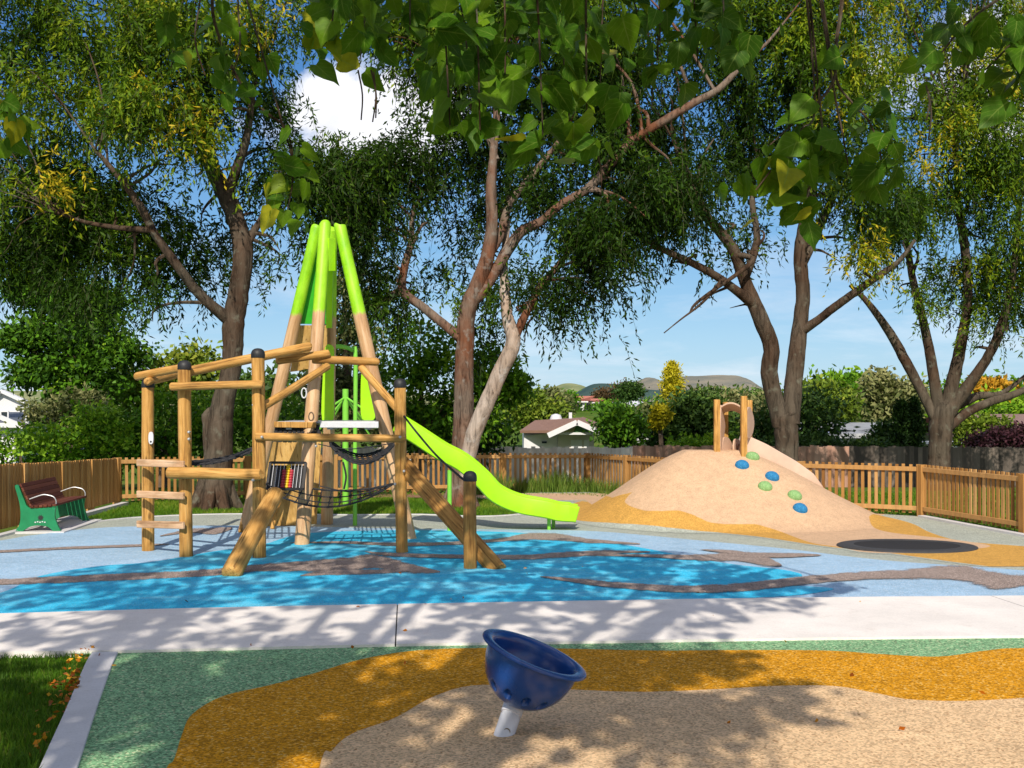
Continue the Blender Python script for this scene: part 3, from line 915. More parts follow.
# platform
mb = MB()
zP = 1.762
mb.abox(-3.42, -2.0, 16.05, 17.2, zP - .03, zP)
mb.build('platform', M['grey_deck'], tw, bevel=.004)
mb = MB(); mb.bar((-3.46, 16.0, zP - .045), (-2.85, 16.0, zP - .055), .05, .085); mb.build('platform_edge', M['log'], tw, bevel=.008)
mb = MB(); mb.bar((-2.79, 16.0, zP - .045), (-1.94, 16.0, zP - .05), .05, .09); mb.build('platform_edge', M['white_steel'], tw, bevel=.006)
mb = MB()
for x in (-3.3, -2.7, -2.15): mb.abox(x, x + .08, 16.06, 17.1, zP - .12, zP - .033)
mb.build('platform_joist', M['steel'], tw)
# roof panels: sheets leaning between the poles
def panel(name, pts, th, mat, label=None, bevel=.004):
    v = [Vector(p) for p in pts]
    nrm = (v[1] - v[0]).cross(v[2] - v[0]).normalized()
    mb = MB(); mb.prism(v, nrm * th)
    o = mb.build(name, mat, tw, world=Matrix.Translation(v[0]) , bevel=bevel)
    if label: o['label'] = label
    return o
M['green_wood'] = m_plain('green_painted_ply', (.035, .42, .015), .5, var=.12)
panel('roof_panel', [P(298, 324, 17.2), P(311, 255, 17.08), P(318, 232, 17.05), P(330, 232, 17.1), P(328, 324, 17.3)], .03, M['green_wood'], 'dark green roof sheet inside the tower')
panel('roof_panel', [P(290, 372, 17.35), P(299, 325.5, 17.22), P(328, 325.5, 17.32), P(326, 372, 17.5), P(322, 376, 17.5), P(316, 371, 17.47), P(306, 369, 17.44), P(298, 371, 17.4)], .03, M['ply'], 'bare plywood sheet under the green roof sheet')
panel('roof_panel', [P(286, 345, 17.3), P(295, 300, 17.25), P(306, 255, 17.2), P(314, 255, 17.2), P(302, 312, 17.25), P(294, 345, 17.3)], .03, M['lime'], 'narrow lime board on the outer left pole')
panel('roof_panel', [P(329, 238, 16.62), P(335.5, 238, 16.75), P(335.5, 271, 16.75), P(329, 271, 16.62)], .03, M['lime'], 'short lime board near the tower top')
panel('roof_panel', [P(327, 271, 17.0), P(333, 271, 17.0), P(332, 328, 17.0), P(326, 328, 17.0)], .03, M['lime'], 'narrow lime strip behind the front pole')
# slide entry guards
def guard(pts, D, th=.04):
    c = crv(pts, 4, True)
    mb = MB(); mb.prism([P(a, b, D) for a, b in c], (0, th, 0))
    return mb.build('slide_guard', M['lime'], tw, bevel=.008)
guard([(322, 420), (322.5, 380), (325, 348), (331, 345), (334, 352), (333.5, 385), (333, 420)], 17.3)
guard([(361.5, 372), (365, 368), (371, 385), (375, 418), (362, 419), (360.5, 395)], 17.3)
# green pole with arched top, and spoked green post on the lawn behind
pb_ = G(355, 525.5)
arc = [(pb_.x, pb_.y, -.05), (pb_.x, pb_.y, 1.2), P(355.5, 356, pb_.y), P(352, 350, pb_.y), P(344, 347, pb_.y - .1), P(335, 346.5, pb_.y - .3), P(329, 349, pb_.y - .5)]
MB().tube([Vector(p) for p in crv([tuple(p) for p in arc], 6)], .036, 10).build('sliding_pole', M['mint'], tw, smooth=True)
gb = G(345.5, 505, 0)
gD = gb.y
sp = thing('spoked_pole', 'green steel pole with slanting spokes standing on the lawn behind the tower', 'pole', (gb.x, gD, 0))
MB().tube([(gb.x, gD, -.05), (gb.x, gD, P(0, 389, gD).z)], .062, 12).build('pole', M['mint'], sp, smooth=True)
top = P(345.5, 396, gD)
for ex, ey, dd in ((322, 413, -.6), (371, 414, -.6), (330, 424, .5), (366, 424, .5), (319, 430, .2), (373, 440, .2)):
    q = P(ex, ey, gD + dd)
    MB().tube([top + Vector((0, 0, -.02)), q], .022, 8).build('spoke', M['mint'], sp, smooth=True)
    
# slide
s_bot = crv([(392, 430), (410, 441), (437, 458.5), (457, 469), (475, 484), (492, 501), (516, 512), (545, 517.5), (558, 520.5), (572, 521.5), (576, 522)], 5)
Wd = .52
ring = [(0, 0), (0, .235), (.015, .262), (.04, .27), (.065, .255), (.075, .22), (.10, .09), (.16, .055), (.36, .055), (.42, .09), (.445, .22), (.455, .255), (.48, .27), (.505, .262), (.52, .235), (.52, 0), (.44, -.02), (.08, -.02)]
pts = []
for i, (px, py) in enumerate(s_bot):
    t = i / (len(s_bot) - 1)
    pts.append(P(px, py, 17.15 + .35 * t))
vs, n = [], len(ring)
for i, p in enumerate(pts):
    a, b_ = pts[max(i-1, 0)], pts[min(i+1, len(pts)-1)]
    d = Vector((b_.x - a.x, 0, b_.z - a.z)).normalized()
    nr = Vector((-d.z, 0, d.x))
    hk = 1.0 if i < len(pts) - 6 else .92
    for u_, v_ in ring: vs.append(p + Vector((0, u_, 0)) + nr * v_ * hk)
fs = [(j*n+i, j*n+(i+1) % n, (j+1)*n+(i+1) % n, (j+1)*n+i) for j in range(len(pts)-1) for i in range(n)]
fs += [tuple(range(n-1, -1, -1)), tuple((len(pts)-1)*n + i for i in range(n))]
slide = MB().add(vs, fs).build('slide', M['lime'], tw, smooth=True, bevel=.006)
e = pts[-1]
for px, D in ((549, 17.62), (553.5, 17.9)):
    q = P(px, 520, D); MB().tube([(q.x, D, -.05), (q.x, D, .18)], .03, 10).build('support', M['mint'], slide, smooth=True)
q = P(449.5, 470, 17.4); MB().tube([(q.x, 17.4, -.05), (q.x, 17.4, q.z)], .035, 10).build('support', M['mint'], slide, smooth=True)

# climbing wall of ply under the platform
def board(pts, th=.035, mat='ply', name='climbing_panel', label=None):
    return panel(name, pts, th, M[mat], label)
c1 = [G(262, 527) + Vector((0, 0, .0)), G(316, 524) + Vector((0, 0, 0)), P(321, 432, 18.75), P(275, 432, 18.4)]
board(c1, label='large plywood climbing wall under the platform')
c2 = [G(239, 530.5), G(263, 527.2), P(276, 434, 18.3), P(272, 434, 18.2), P(257, 470, 18.0)]
board(c2, label='narrow plywood side piece of the climbing wall')
log('batten', G(240, 533) + Vector((0, 0, 0)), P(253, 474, 17.6), .03, .03, tw, 'log')
log('batten', G(272, 529.5), P(283, 486, 17.95), .035, .035, tw, 'log')

# bead panel
bp = MB()
B0, BX, BZ = P(267, 489, 15.3), P(303, 489, 15.5) - P(267, 489, 15.3), P(270.5, 462.5, 15.55) - P(267, 489, 15.3)
def bpt(u_, v_): return B0 + BX * u_ + BZ * v_
fr = MB()
for a, b_ in (((0, 0), (1, 0)), ((0, 1), (1, 1)), ((0, 0), (0, 1)), ((1, 0), (1, 1))):
    fr.bar(bpt(*a), bpt(*b_), .035, .04, up=(0, 1, 0))
bpo = fr.build('bead_panel', M['black'], tw)
nrm = BX.cross(BZ).normalized()
NB = nrm if nrm.y > 0 else -nrm
MB().prism([bpt(.03, .03) + NB * .055, bpt(.97, .03) + NB * .055, bpt(.97, .97) + NB * .055, bpt(.03, .97) + NB * .055], NB * .012).build('backing', m_plain('dark_board', (.03, .03, .032), .6), bpo)
wires = MB()
for i in range(1, 10): wires.tube([bpt(i/10, 0), bpt(i/10, 1)], .0038, 6)
wires.build('wire', M['white_steel'], bpo)
M['bead_red'] = m_plain('red_bead', (.42, .03, .045), .35); M['bead_yellow'] = m_plain('yellow_bead', (.75, .50, .015), .35)
for col, mat, n0 in ((4, 'bead_red', 8), (5, 'bead_yellow', 10), (6, 'bead_red', 8)):
    for k in range(n0 - 1):
        mb = MB(); c = bpt(col / 10 + .02, .08 + k * .098)
        mb.lathe([(.001, -.028), (.025, -.02), (.036, 0), (.025, .02), (.001, .028)], c, n=10)
        mb.build('bead', M[mat], bpo, smooth=True)

# rope nets
def net(pa, pb, pc, pd, nu, nv, sag, r=.011, edge=.017, name='net', knots=True, slack=.3):
    """quad a-b (front edge) d-c (back edge), sagging in the middle"""
    pa, pb, pc, pd = map(Vector, (pa, pb, pc, pd))
    def pt(u_, v_):
        p = pa.lerp(pb, u_).lerp(pd.lerp(pc, u_), v_)
        return p - Vector((0, 0, sag * (4 * u_ * (1 - u_)) * (1 - slack * v_ + .3 * v_ * (1 - v_))))
    mb = MB()
    for j in range(nv + 1):
        mb.tube([pt(i / 16, j / nv) for i in range(17)], edge if j in (0, nv) else r, 6)
    for i in range(nu + 1):
        mb.tube([pt(i / nu, j / 6) for j in range(7)], edge if i in (0, nu) else r, 6)
    if knots:
        for i in range(nu + 1):
            for j in range(nv + 1):
                c = pt(i / nu, j / nv)
                mb.box(c, (r*1.7, 0, 0), (0, r*1.7, 0), (0, 0, r*1.7))
    return mb.build(name, M['rope'], tw, smooth=True)
net(P(331, 446, 15.8), P(394, 445, 15.4), P(388, 445, 16.8), P(330, 440, 16.9), 11, 6, .26, .010, .015)
net(P(262, 486, 14.9), P(393, 484, 15.2), P(388, 485, 15.9), P(275, 480, 15.9), 12, 3, .30, .009, .014, slack=.62)
net(P(182, 464, 14.6), P(256, 449, 14.9), P(258, 446, 16.2), P(196, 461, 16.4), 10, 6, .07, .012, .018)
net(P(277, 427, 16.1), P(316, 424, 16.1), P(320, 436, 15.9), P(275, 440, 15.95), 9, 5, .05, .014)
# ropes and cables
def rope(pts, r=.012, mat='rope', name='rope', parent=None):
    return MB().tube([Vector(p) for p in crv([tuple(p) for p in pts], 8)], r, 8).build(name, M[mat], parent or tw, smooth=True)
rope([P(404, 416, 14.8), P(418, 434, 14.5), P(438, 457, 14.0), P(464, 480, 13.45)], .014)
rope([P(318, 444, 15.7), P(350, 449, 15.6), P(394, 443, 15.1)], .007, 'rope')
rope([P(320, 486, 15.6), P(355, 492, 15.5), P(398, 483, 14.95)], .008, 'rope')
rope([P(343, 462, 15.8), P(346, 476, 15.8), P(344, 489, 15.8)], .014)
rope([P(250, 449, 14.6), P(222, 460, 14.9), P(188, 462, 14.5)], .018)
# steel fittings: handle ring and coloured hold on the outer post, bolts
q = P(150.8, 438, p1b.y - .095)
pl_ = [q + Vector((.034 * math.copysign(abs(math.cos(a)) ** .7, math.cos(a)), 0, .085 * math.copysign(abs(math.sin(a)) ** .8, math.sin(a)))) for a in np.linspace(0, 2*PI, 25)[:-1]]
hp_ = MB().prism(pl_, (0, .02, 0)).build('handle_plate', M['white_steel'], tw, bevel=.003)
MB().lathe([(.001, -.004), (.012, -.003), (.014, .004)], M=Matrix.Translation(q + Vector((0, -.002, -.05))) @ Matrix.Rotation(-PI/2, 4, 'X'), n=12).build('bolt', M['black'], hp_, smooth=True)
q = P(304, 393, 15.6)
ringp = [q + Vector((math.cos(a) * .035, 0, math.sin(a) * .07)) for a in np.linspace(0, 2*PI, 17)]
MB().tube(ringp, .010, 8, cap=False).build('grab_ring', M['white_steel'], tw, smooth=True)
for (px, py, D) in ((253.5, 405, 14.36), (189, 439, 14.38), (189, 432, 14.38), (253, 480, 14.08), (316, 446, 15.62), (395, 484, 14.76), (400, 437, 14.56), (262, 437, 14.2), (404, 471, 14.76)):
    q = P(px, py, D)
    MB().lathe([(.001, -.03), (.014, -.028), (.018, -.015), (.02, .01)], M=Matrix.Translation(q) @ Matrix.Rotation(-PI/2, 4, 'X'), n=10).build('bolt', M['steel'], tw, smooth=True)

# ------------------------------------------------------------------ spinner bowl
base = G(504.5, 737)
sb = thing('spinner_bowl', 'tilted navy blue spinning bowl seat on a white post in the foreground', 'spinner bowl', (base.x, base.y, 0))
D = base.y
cR = P(534.5, 654.5, D + .12)
ax = Vector((.37, -.045, .93)).normalized()
R_ = .322
W = frame_of(cR, cR + ax)
def vec(prof): return prof
outer = []
depth = .325
for k in range(0, 15):
    a = k / 14 * PI / 2
    outer.append((max(.03, .288 * math.sin(a) ** .88), -depth * math.cos(a) - .012))
outer = [(max(.03, .292 * math.sin(a) ** .88), -depth * math.cos(a) - .012) for a in np.linspace(.08, PI/2, 44)]
prof = [(.001, -depth - .012)] + outer + [(.300, -.012), (.330, -.012), (.340, -.007), (.343, .001), (.338, .009), (.325, .013), (.300, .014), (.284, .011), (.270, .002), (.260, -.014)]
inner = [(max(.001, .257 * math.sin(a) ** .9), -.245 * math.cos(a) - .014) for a in np.linspace(PI/2 - .06, 0, 14)]
mb = MB(); mb.lathe(prof + inner, n=200)
# oval drain dimples pressed into the lower shell
dv = []
for i, v_ in enumerate(mb.v):
    v_ = Vector(v_)
    if i < 200 * 45:
        r_ = math.hypot(v_.x, v_.y); th = math.atan2(v_.y, v_.x); k_ = 2 * PI / 12
        da = ((th - .15 + k_ / 2) % k_) - k_ / 2
        dx_, dz_ = da * r_ / .026, (v_.z + .232) / .034
        d_ = dx_ * dx_ + dz_ * dz_
        if d_ < 1:
            v_ -= Vector((v_.x / r_ * .8, v_.y / r_ * .8, -.6)) * .030 * min(1, (1 - d_) * 2.2)
    dv.append(tuple(W @ v_))
mb.v = dv
bowl = mb.build('bowl', M['navy'], sb, world=W, smooth=True)
pt0 = cR - ax * (depth + .02)
foot = Vector((base.x - .015, base.y + .02, -.03))
W2 = frame_of(foot, pt0)
L = (pt0 - foot).length
mb = MB(); mb.lathe([(.062, 0), (.062, L - .065), (.058, L - .06), (.058, L - .055), (.066, L - .05), (.066, L + .02), (.03, L + .03)], M=W2, n=28)
po = mb.build('post', M['white_steel'], sb, world=W2, smooth=True)
q = foot + (pt0 - foot) * .34 + Vector((.004, -.062, 0))
mb = MB(); mb.lathe([(.001, .004), (.014, .004), (.0175, .000), (.021, -.004), (.023, .004), (.023, .014)], M=Matrix.Translation(q) @ Matrix.Rotation(PI/2, 4, 'X') @ Matrix.Scale(-1, 4, (0, 0, 1)), n=18)
mb.build('bolt', m_plain('brass_bolt', (.30, .22, .12), .45, metal=.5), po, smooth=True)
mb = MB(); mb.lathe([(.10, -.005), (.10, .013), (.095, .016), (.05, .017)], (foot.x + .004, foot.y, 0), n=28)
# ------------------------------------------------------------------ bench
bn0 = Vector((-7.07, 17.25, 0)); bn1 = Vector((-7.22, 18.85, 0))
bd = (bn1 - bn0).normalized(); bs = Vector((bd.y, -bd.x, 0))         # along, towards the front (right)
be_ = thing('park_bench', 'park bench with green cast ends and dark red slats by the left fence', 'bench', tuple((bn0 + bn1) / 2))
def bp3(o_, x, z): return o_ + bs * x + Vector((0, 0, z))
end_prof = [(0.0, 0), (-.05, .10), (-.10, .26), (-.085, .40), (-.09, .405), (-.35, .385), (-.50, .40), (-.56, .52), (-.615, .66), (-.65, .745), (-.70, .735), (-.665, .60), (-.63, .46), (-.615, .30), (-.63, .14), (-.70, .02), (-.69, 0), (-.62, .0), (-.50, .085), (-.35, .115), (-.20, .09), (-.09, .0)]
for o_ in (bn0, bn1 - bd * .05):
    c = crv(end_prof, 3, True)
    mb = MB(); mb.prism([bp3(o_, x, z) for x, z in c], bd * .05)
    en = mb.build('bench_end', M['bench_green'], be_, bevel=.005)
    if o_ is bn0:
        m2 = MB(); cc = bp3(o_, -.31, .235) - bd * .004
        star = []
        for k in range(20):
            a = 2 * PI * k / 20; rr = .052 if k % 2 == 0 else .030
            star.append(cc + bs * math.cos(a) * rr + Vector((0, 0, math.sin(a) * rr)))
        m2.add(star, [tuple(range(20))])
        m2.build('emblem', M['black'], en)
        m3 = MB()
        for k in range(5):
            m3.box(bp3(o_, -.39 + k * .036, .165 + .008 * (k % 2)) - bd * .004, bs * .011, bd * .002, (0, 0, .008))
        m3.build('inscription', M['white_steel'], en)
for k in range(6):       # back slats
    t = k / 5
    x = -.455 - .145 * t; z = .425 + .315 * t
    mb = MB(); mb.tint = random.uniform(.2, .8)
    mb.bar(bp3(bn0, x, z) - bd * .03, bp3(bn1, x, z) + bd * .03, .030, .066, up=Vector((0, 0, 1)) - bs * .42)
    mb.build('back_slat', M['bench_wood'], be_, bevel=.006)
for k in range(6):       # seat slats
    x = -.44 + .068 * k; z = .412 + .004 * k
    mb = MB(); mb.tint = random.uniform(.2, .8)
    mb.bar(bp3(bn0, x, z) - bd * .03, bp3(bn1, x, z) + bd * .03, .058, .032)
    mb.build('seat_slat', M['bench_wood'], be_, bevel=.006)
for o_ in (bn0 + bd * .025, bn1 - bd * .025):
    arm = [bp3(o_, -.09, .42), bp3(o_, -.085, .49), bp3(o_, -.12, .555), bp3(o_, -.20, .585), bp3(o_, -.30, .59), bp3(o_, -.50, .52)]
    MB().tube([Vector(p) for p in crv([tuple(p) for p in arm], 5)], .010, 8).build('armrest', M['steel'], be_, smooth=True)
struct(MB().prism([(p.x, p.y, -.02) for p in (bp3(bn0, .08, 0) - bd * .12, bp3(bn1, .14, 0) + bd * .2, bp3(bn1, -.78, 0) + bd * .2, bp3(bn0, -.75, 0) - bd * .12)], (0, 0, .045)).build('concrete_pad', M['kerb']))

# ------------------------------------------------------------------ trampoline set in the surfacing
tc_ = G(906.5, 546.8)
tr = thing('trampoline', 'round black trampoline set into the ochre surfacing by the mound foot', 'trampoline', (tc_.x, tc_.y, 0))
TRM = Matrix.Translation(tc_) @ Matrix.Diagonal((1, .74, 1, 1))
mb = MB(); mb.lathe([(.97, .000), (.965, .018), (.94, .028), (.76, .034), (.73, .03), (.725, .015)], M=TRM, n=64)
mb.build('rim', m_plain('rim_rubber', (.045, .045, .048), .7, var=.3, scale=30), tr, smooth=True)
mb = MB()
mb.lathe([(.727, .026), (.5, .016), (.25, .010), (.001, .009)], M=TRM, n=64)
mb.build('jump_bed', m_plain('woven_bed', (.013, .013, .015), .9, var=.4, scale=90), tr, smooth=True)

# ------------------------------------------------------------------ mound: gate, slide, holds
M['tan_plastic'] = m_plain('tan_plastic', (.62, .42, .30), .55, var=.06)
M['pale_chute'] = m_plain('pale_chute', (.66, .47, .36), .5, var=.06)
gt = thing('slide_gate', 'timber post gate with a curved tan roof on top of the mound', 'gate', (3.8, 19.6, 1.17))
def sqpost(px, yt, D, w, name='post'):
    t = P(px, yt, D); zb = mh(t.x, D) - .1
    mb = MB(); mb.box((t.x, D, (zb + t.z) / 2), (w/2, 0, 0), (0, w/2, 0), (0, 0, (t.z - zb) / 2))
    W = Matrix.Translation(Vector((t.x, D, zb)))
    return mb.build(name, M['log'], gt, world=W, bevel=.008)
sqpost(716.8, 399.5, 19.55, .105); sqpost(743.8, 396, 19.35, .105)
sqpost(725.5, 402, 20.25, .09); sqpost(749.5, 400, 20.1, .09)
# curved roof
a0, a1 = P(717, 411, 19.62), P(743, 409, 19.42)
vs = []; nn = 12
for k in range(nn + 1):
    t = k / nn
    p = a0.lerp(a1, t) + Vector((0, 0, .11 * math.sin(PI * t)))
    q = p + Vector((.12, .55, -.13))
    vs += [p, q, q + Vector((0, 0, .03)), p + Vector((0, 0, .03))]
fs = [(4*k+i, 4*k+(i+1) % 4, 4*(k+1)+(i+1) % 4, 4*(k+1)+i) for k in range(nn) for i in range(4)] + [(0, 3, 2, 1), (4*nn, 4*nn+1, 4*nn+2, 4*nn+3)]
MB().add(vs, fs).build('roof', M['tan_plastic'], gt, smooth=True)
# side plates
def side(px0, D0, px1, D1, prof, name='side_plate'):
    a, b_ = P(px0, 450, D0), P(px1, 450, D1)
    pts = [Vector((a.x + (b_.x - a.x) * u_, a.y + (b_.y - a.y) * u_, a.z + v_)) for u_, v_ in crv(prof, 5, True)]
    nr = (b_ - a).cross(Vector((0, 0, 1))).normalized()
    MB().prism(pts, nr * .03).build(name, M['tan_plastic'], gt, bevel=.006)
side(719.5, 19.6, 727, 20.3, [(0, -.05), (0, .74), (.25, .72), (.55, .45), (.45, .22), (1, .12), (1, -.05)])
side(745, 19.45, 753.5, 20.15, [(0, .25), (-.02, .45), (.05, .68), (.4, .76), (.8, .60), (.9, .45), (.75, .3), (.4, .2)])
side(733, 19.9, 739, 20.2, [(0, -.05), (0, .16), (.5, .20), (1, .12), (1, -.05)], 'slide_lip')
side(722, 19.75, 731, 20.1, [(0, -.05), (0, .20), (.5, .22), (.95, .10), (1, -.05)], 'slide_lip')
# bank slide
bs_px = crv([(744, 449, 19.75), (752, 452.5, 19.8), (764, 458, 19.85), (778, 466, 19.95), (792, 474, 20.05), (804, 482.5, 20.1), (814, 490, 20.15), (822, 496, 20.2)], 4)
pts = [P(*p) + Vector((0, 0, .11)) for p in bs_px]
ring = [(0, -.15), (0, .13), (.02, .155), (.05, .155), (.07, .13), (.11, .0), (.20, -.03), (.36, -.03), (.45, .0), (.49, .13), (.51, .155), (.54, .155), (.56, .13), (.56, -.15)]
vs, n = [], len(ring)
for i, p in enumerate(pts):
    a, b_ = pts[max(i-1, 0)], pts[min(i+1, len(pts)-1)]
    d = Vector((b_.x - a.x, 0, b_.z - a.z)).normalized(); nr = Vector((-d.z, 0, d.x))
    k = .95 if i < len(pts) - 6 else .95 - .10 * (i - len(pts) + 7)
    for u_, v_ in ring: vs.append(p + Vector((0, u_, 0)) + nr * v_ * k)
fs = [(j*n+i, j*n+(i+1) % n, (j+1)*n+(i+1) % n, (j+1)*n+i) for j in range(len(pts)-1) for i in range(n)] + [tuple(range(n-1, -1, -1)), tuple((len(pts)-1)*n + i for i in range(n))]
o = MB().add(vs, fs).build('bank_slide', M['pale_chute'], smooth=True, origin=pts[0])
tag(o, 'pale tan slide running down the right side of the mound', 'slide')
M['hold_blue'] = m_rubber('hold_blue_rubber', (.03, .20, .42), lo=.7, hi=1.3, alt=(.1, .35, .55)); M['hold_green'] = m_rubber('hold_green_rubber', (.25, .44, .17), lo=.7, hi=1.25, alt=(.4, .55, .3))
for px, py, mat, lab in ((742, 466, 'hold_blue', 'blue rubber hold nearest the mound top'), (752.5, 457.5, 'hold_green', 'topmost green rubber hold just below the gate on the mound'),
                         (772, 477.5, 'hold_blue', 'blue rubber hold in the middle of the six mound holds'), (765, 487.5, 'hold_green', 'middle green rubber hold under the middle blue hold on the mound'),
                         (794.5, 496.5, 'hold_green', 'lowest green rubber hold on the mound'), (800, 509.5, 'hold_blue', 'lowest blue rubber hold on the mound')):
    p = Gm(px, py); e_ = .06
    nr = Vector((-(mh(p.x + e_, p.y) - mh(p.x - e_, p.y)) / (2*e_), -(mh(p.x, p.y + e_) - mh(p.x, p.y - e_)) / (2*e_), 1)).normalized()
    Wh = frame_of(p - nr * .01, p + nr)
    mb = MB(); mb.lathe([(.122, 0), (.122, .03), (.110, .062), (.08, .09), (.04, .104), (.001, .108)], M=Wh, n=24)
    o = mb.build('climbing_hold', M[mat], world=Wh, smooth=True)
    tag(o, lab, 'climbing hold', 'rubber holds on the mound')

# ------------------------------------------------------------------ leaves
def unit(v): return v / (np.linalg.norm(v, axis=-1, keepdims=True) + 1e-9)
def leaf_quads(c, d, L, w, tint):
    """diamond leaves: c base points, d axes, L lengths, w widths"""
    n = len(c)
    r = unit(rng.normal(size=(n, 3)))
    s_ = unit(np.cross(d, r))
    L = np.broadcast_to(L, n)[:, None]; w = np.broadcast_to(w, n)[:, None]
    mid = c + d * L * .45 
    v = np.stack([c, mid + s_ * w * .5, c + d * L, mid - s_ * w * .5], 1).reshape(-1, 3)
    f = np.arange(n * 4).reshape(-1, 4)
    return v, f, np.repeat(tint, 4)
def leaves_obj(name, v, f, t, mat, parent=None, origin=(0, 0, 0)):
    world = WM[parent] if parent is not None else Matrix.Translation(Vector(origin))
    off = np.array(world.translation)
    me = npmesh(name, v - off, f, {'tint': np.clip(t, 0, 1)}, smooth=False)
    me.materials.append(mat)
    o = bpy.data.objects.new(name, me); put(o, world.copy(), parent)
    return o

def weeping(blobs, dens, tintbase, leafL=.14, leafW=.038, per=20):
    """hanging sprays of narrow leaves spread over ellipsoid masses"""
    C, Dd, LL, WW, T, TW = [], [], [], [], [], []
    for b in blobs:
        px, py, rx, ry, D = b[:5]; tb = b[5] if len(b) > 5 else tintbase; dk = b[6] if len(b) > 6 else 1.0
        s_ = D / F
        ctr = np.array(P(px, py, D)); rad = np.array([rx * s_, max(.8, min(rx, ry) * s_ * .85), ry * s_])
        ncl = max(3, int(dens * dk * rx * ry / 72))
        u_ = unit(rng.normal(size=(ncl, 3))) * (rng.random((ncl, 1)) ** .42)
        cc = ctr + u_ * rad
        fld = np.sin(cc[:, 0] * 2.1 + 1.7 * np.sin(cc[:, 2] * 1.3)) * np.sin(cc[:, 2] * 2.4 + 1.1 * np.sin(cc[:, 0] * 1.7 + cc[:, 1])) + .5 * np.sin(cc[:, 1] * 2.2 + cc[:, 0])
        keep_ = fld + rng.normal(0, .25, ncl) > -.38
        cc, u_ = cc[keep_], u_[keep_]; fld = fld[keep_]; ncl = len(cc)
        ct = tb - .05 + rng.normal(0, .15, ncl) + u_[:, 2] * .22 - u_[:, 1] * .06 + fld * .06  # tint darkens undersides and lifts tops and fronts: shading put into leaf colour
        siz = rng.uniform(.55, 1.45, ncl)
        for k in range(ncl):
            ns = int(rng.integers(8, 17) * (.6 + .45 * siz[k]))
            st = cc[k] + np.array([0, 0, .32]) + rng.normal(size=(ns, 3)) * np.array([.27, .27, .20]) * siz[k]
            outd = unit(rng.normal(size=(ns, 3)) * np.array([1, 1, .25]) + u_[k] * .6)
            ln = rng.uniform(.30, .95, ns) * (.7 + .3 * siz[k])
            t = np.linspace(0, 1, per)[None, :, None]
            droop = t ** 1.7
            pts = st[:, None, :] + outd[:, None, :] * (ln[:, None, None] * .75 * t * (1 - .35*t)) + np.array([0, 0, -1.0]) * (ln[:, None, None] * droop * .85)
            pts = pts + rng.normal(0, .025, pts.shape)
            TW.append(pts[:, [0, per // 3, 2 * per // 3, per - 1]])
            n_ = ns * per
            dirs = rng.normal(0, .72, (ns, per, 3)) + np.array([0, 0, -.95]) * (0.25 + t) + outd[:, None, :] * .65
            C.append(pts.reshape(n_, 3)); Dd.append(unit(dirs.reshape(n_, 3)))
            LL.append(leafL * rng.uniform(.65, 1.25, n_)); WW.append(leafW * rng.uniform(.7, 1.3, n_))
            T.append(ct[k] + rng.normal(0, .09, n_))
    C, Dd, LL, WW, T = map(np.concatenate, (C, Dd, LL, WW, T))
    return leaf_quads(C, Dd, LL, WW, T), TW

def limbs_mesh(limbs, D0, blobs, twigs=True, jit=.05, rootflare=True):
    mb = MB(); ends = []
    for li, L in enumerate(limbs):
        pts = crv([(a, b, D0 + (q[3] if len(q) > 3 else 0), r) for q in L for a, b, r in [q[:3]]], 5)
        P3 = [P(a, b, D) for a, b, D, r in pts]; rs = [max(.012, r * D / F) for a, b, D, r in pts]
        # small natural kinks
        P3 = [p + Vector((random.uniform(-1, 1), random.uniform(-1, 1), 0)) * rs[i] * .05 for i, p in enumerate(P3)]
        if li == 0 and rootflare:
            P3[0].z = min(P3[0].z, 0) - .06 + (terr(0, D0) if D0 > 25.5 else 0)
        mb.tube(P3, rs, 18 if rs[0] > .1 else 10, jitter=.018)
        ends.append((P3, rs))
    if rootflare:
        P3, rs = ends[0]
        g = P3[0].copy()
        for k in range(7):
            a = 2 * PI * k / 7 + random.random() * .5; d = Vector((math.cos(a), math.sin(a), 0))
            R0 = rs[0]
            mb.tube([g + d * R0 * .3 + Vector((0, 0, R0 * 2.2)), g + d * R0 * .85 + Vector((0, 0, R0 * .75)), g + d * R0 * 1.25 + Vector((0, 0, R0*.22)), g + d * R0 * 1.9 + Vector((0, 0, -.02))], [R0 * .34, R0 * .34, R0 * .26, R0 * .1], 9, jitter=.04)
    if twigs:
        allp = [(p, r) for P3, rs in ends for p, r in list(zip(P3, rs))[3:] if r < .19]
        for b in blobs:
            px, py, rx, ry, D = b[:5]
            ctr = P(px, py, D)
            for k in range(max(2, int(rx * ry / 900))):
                tgt = ctr + Vector((random.uniform(-1, 1) * rx, 0, random.uniform(-.8, .8) * ry)) * (D / F) + Vector((0, random.uniform(-.8, .8), 0))
                p, r = min(allp, key=lambda q: (q[0] - tgt).length + random.random() * 1.2)
                L_ = (tgt - p).length
                if L_ > 6: continue
                m1 = p.lerp(tgt, .4) + Vector((random.uniform(-.2, .2), random.uniform(-.2, .2), .12 * L_))
                m2 = p.lerp(tgt, .75) + Vector((random.uniform(-.2, .2), random.uniform(-.2, .2), .12 * L_))
                r0 = min(r * .55, .045)
                pts = [Vector(q) for q in crv([tuple(p), tuple(m1), tuple(m2), tuple(tgt)], 4)]
                mb.tube(pts, [r0 * (1 - .85 * i / (len(pts)-1)) for i in range(len(pts))], 6)
    return mb

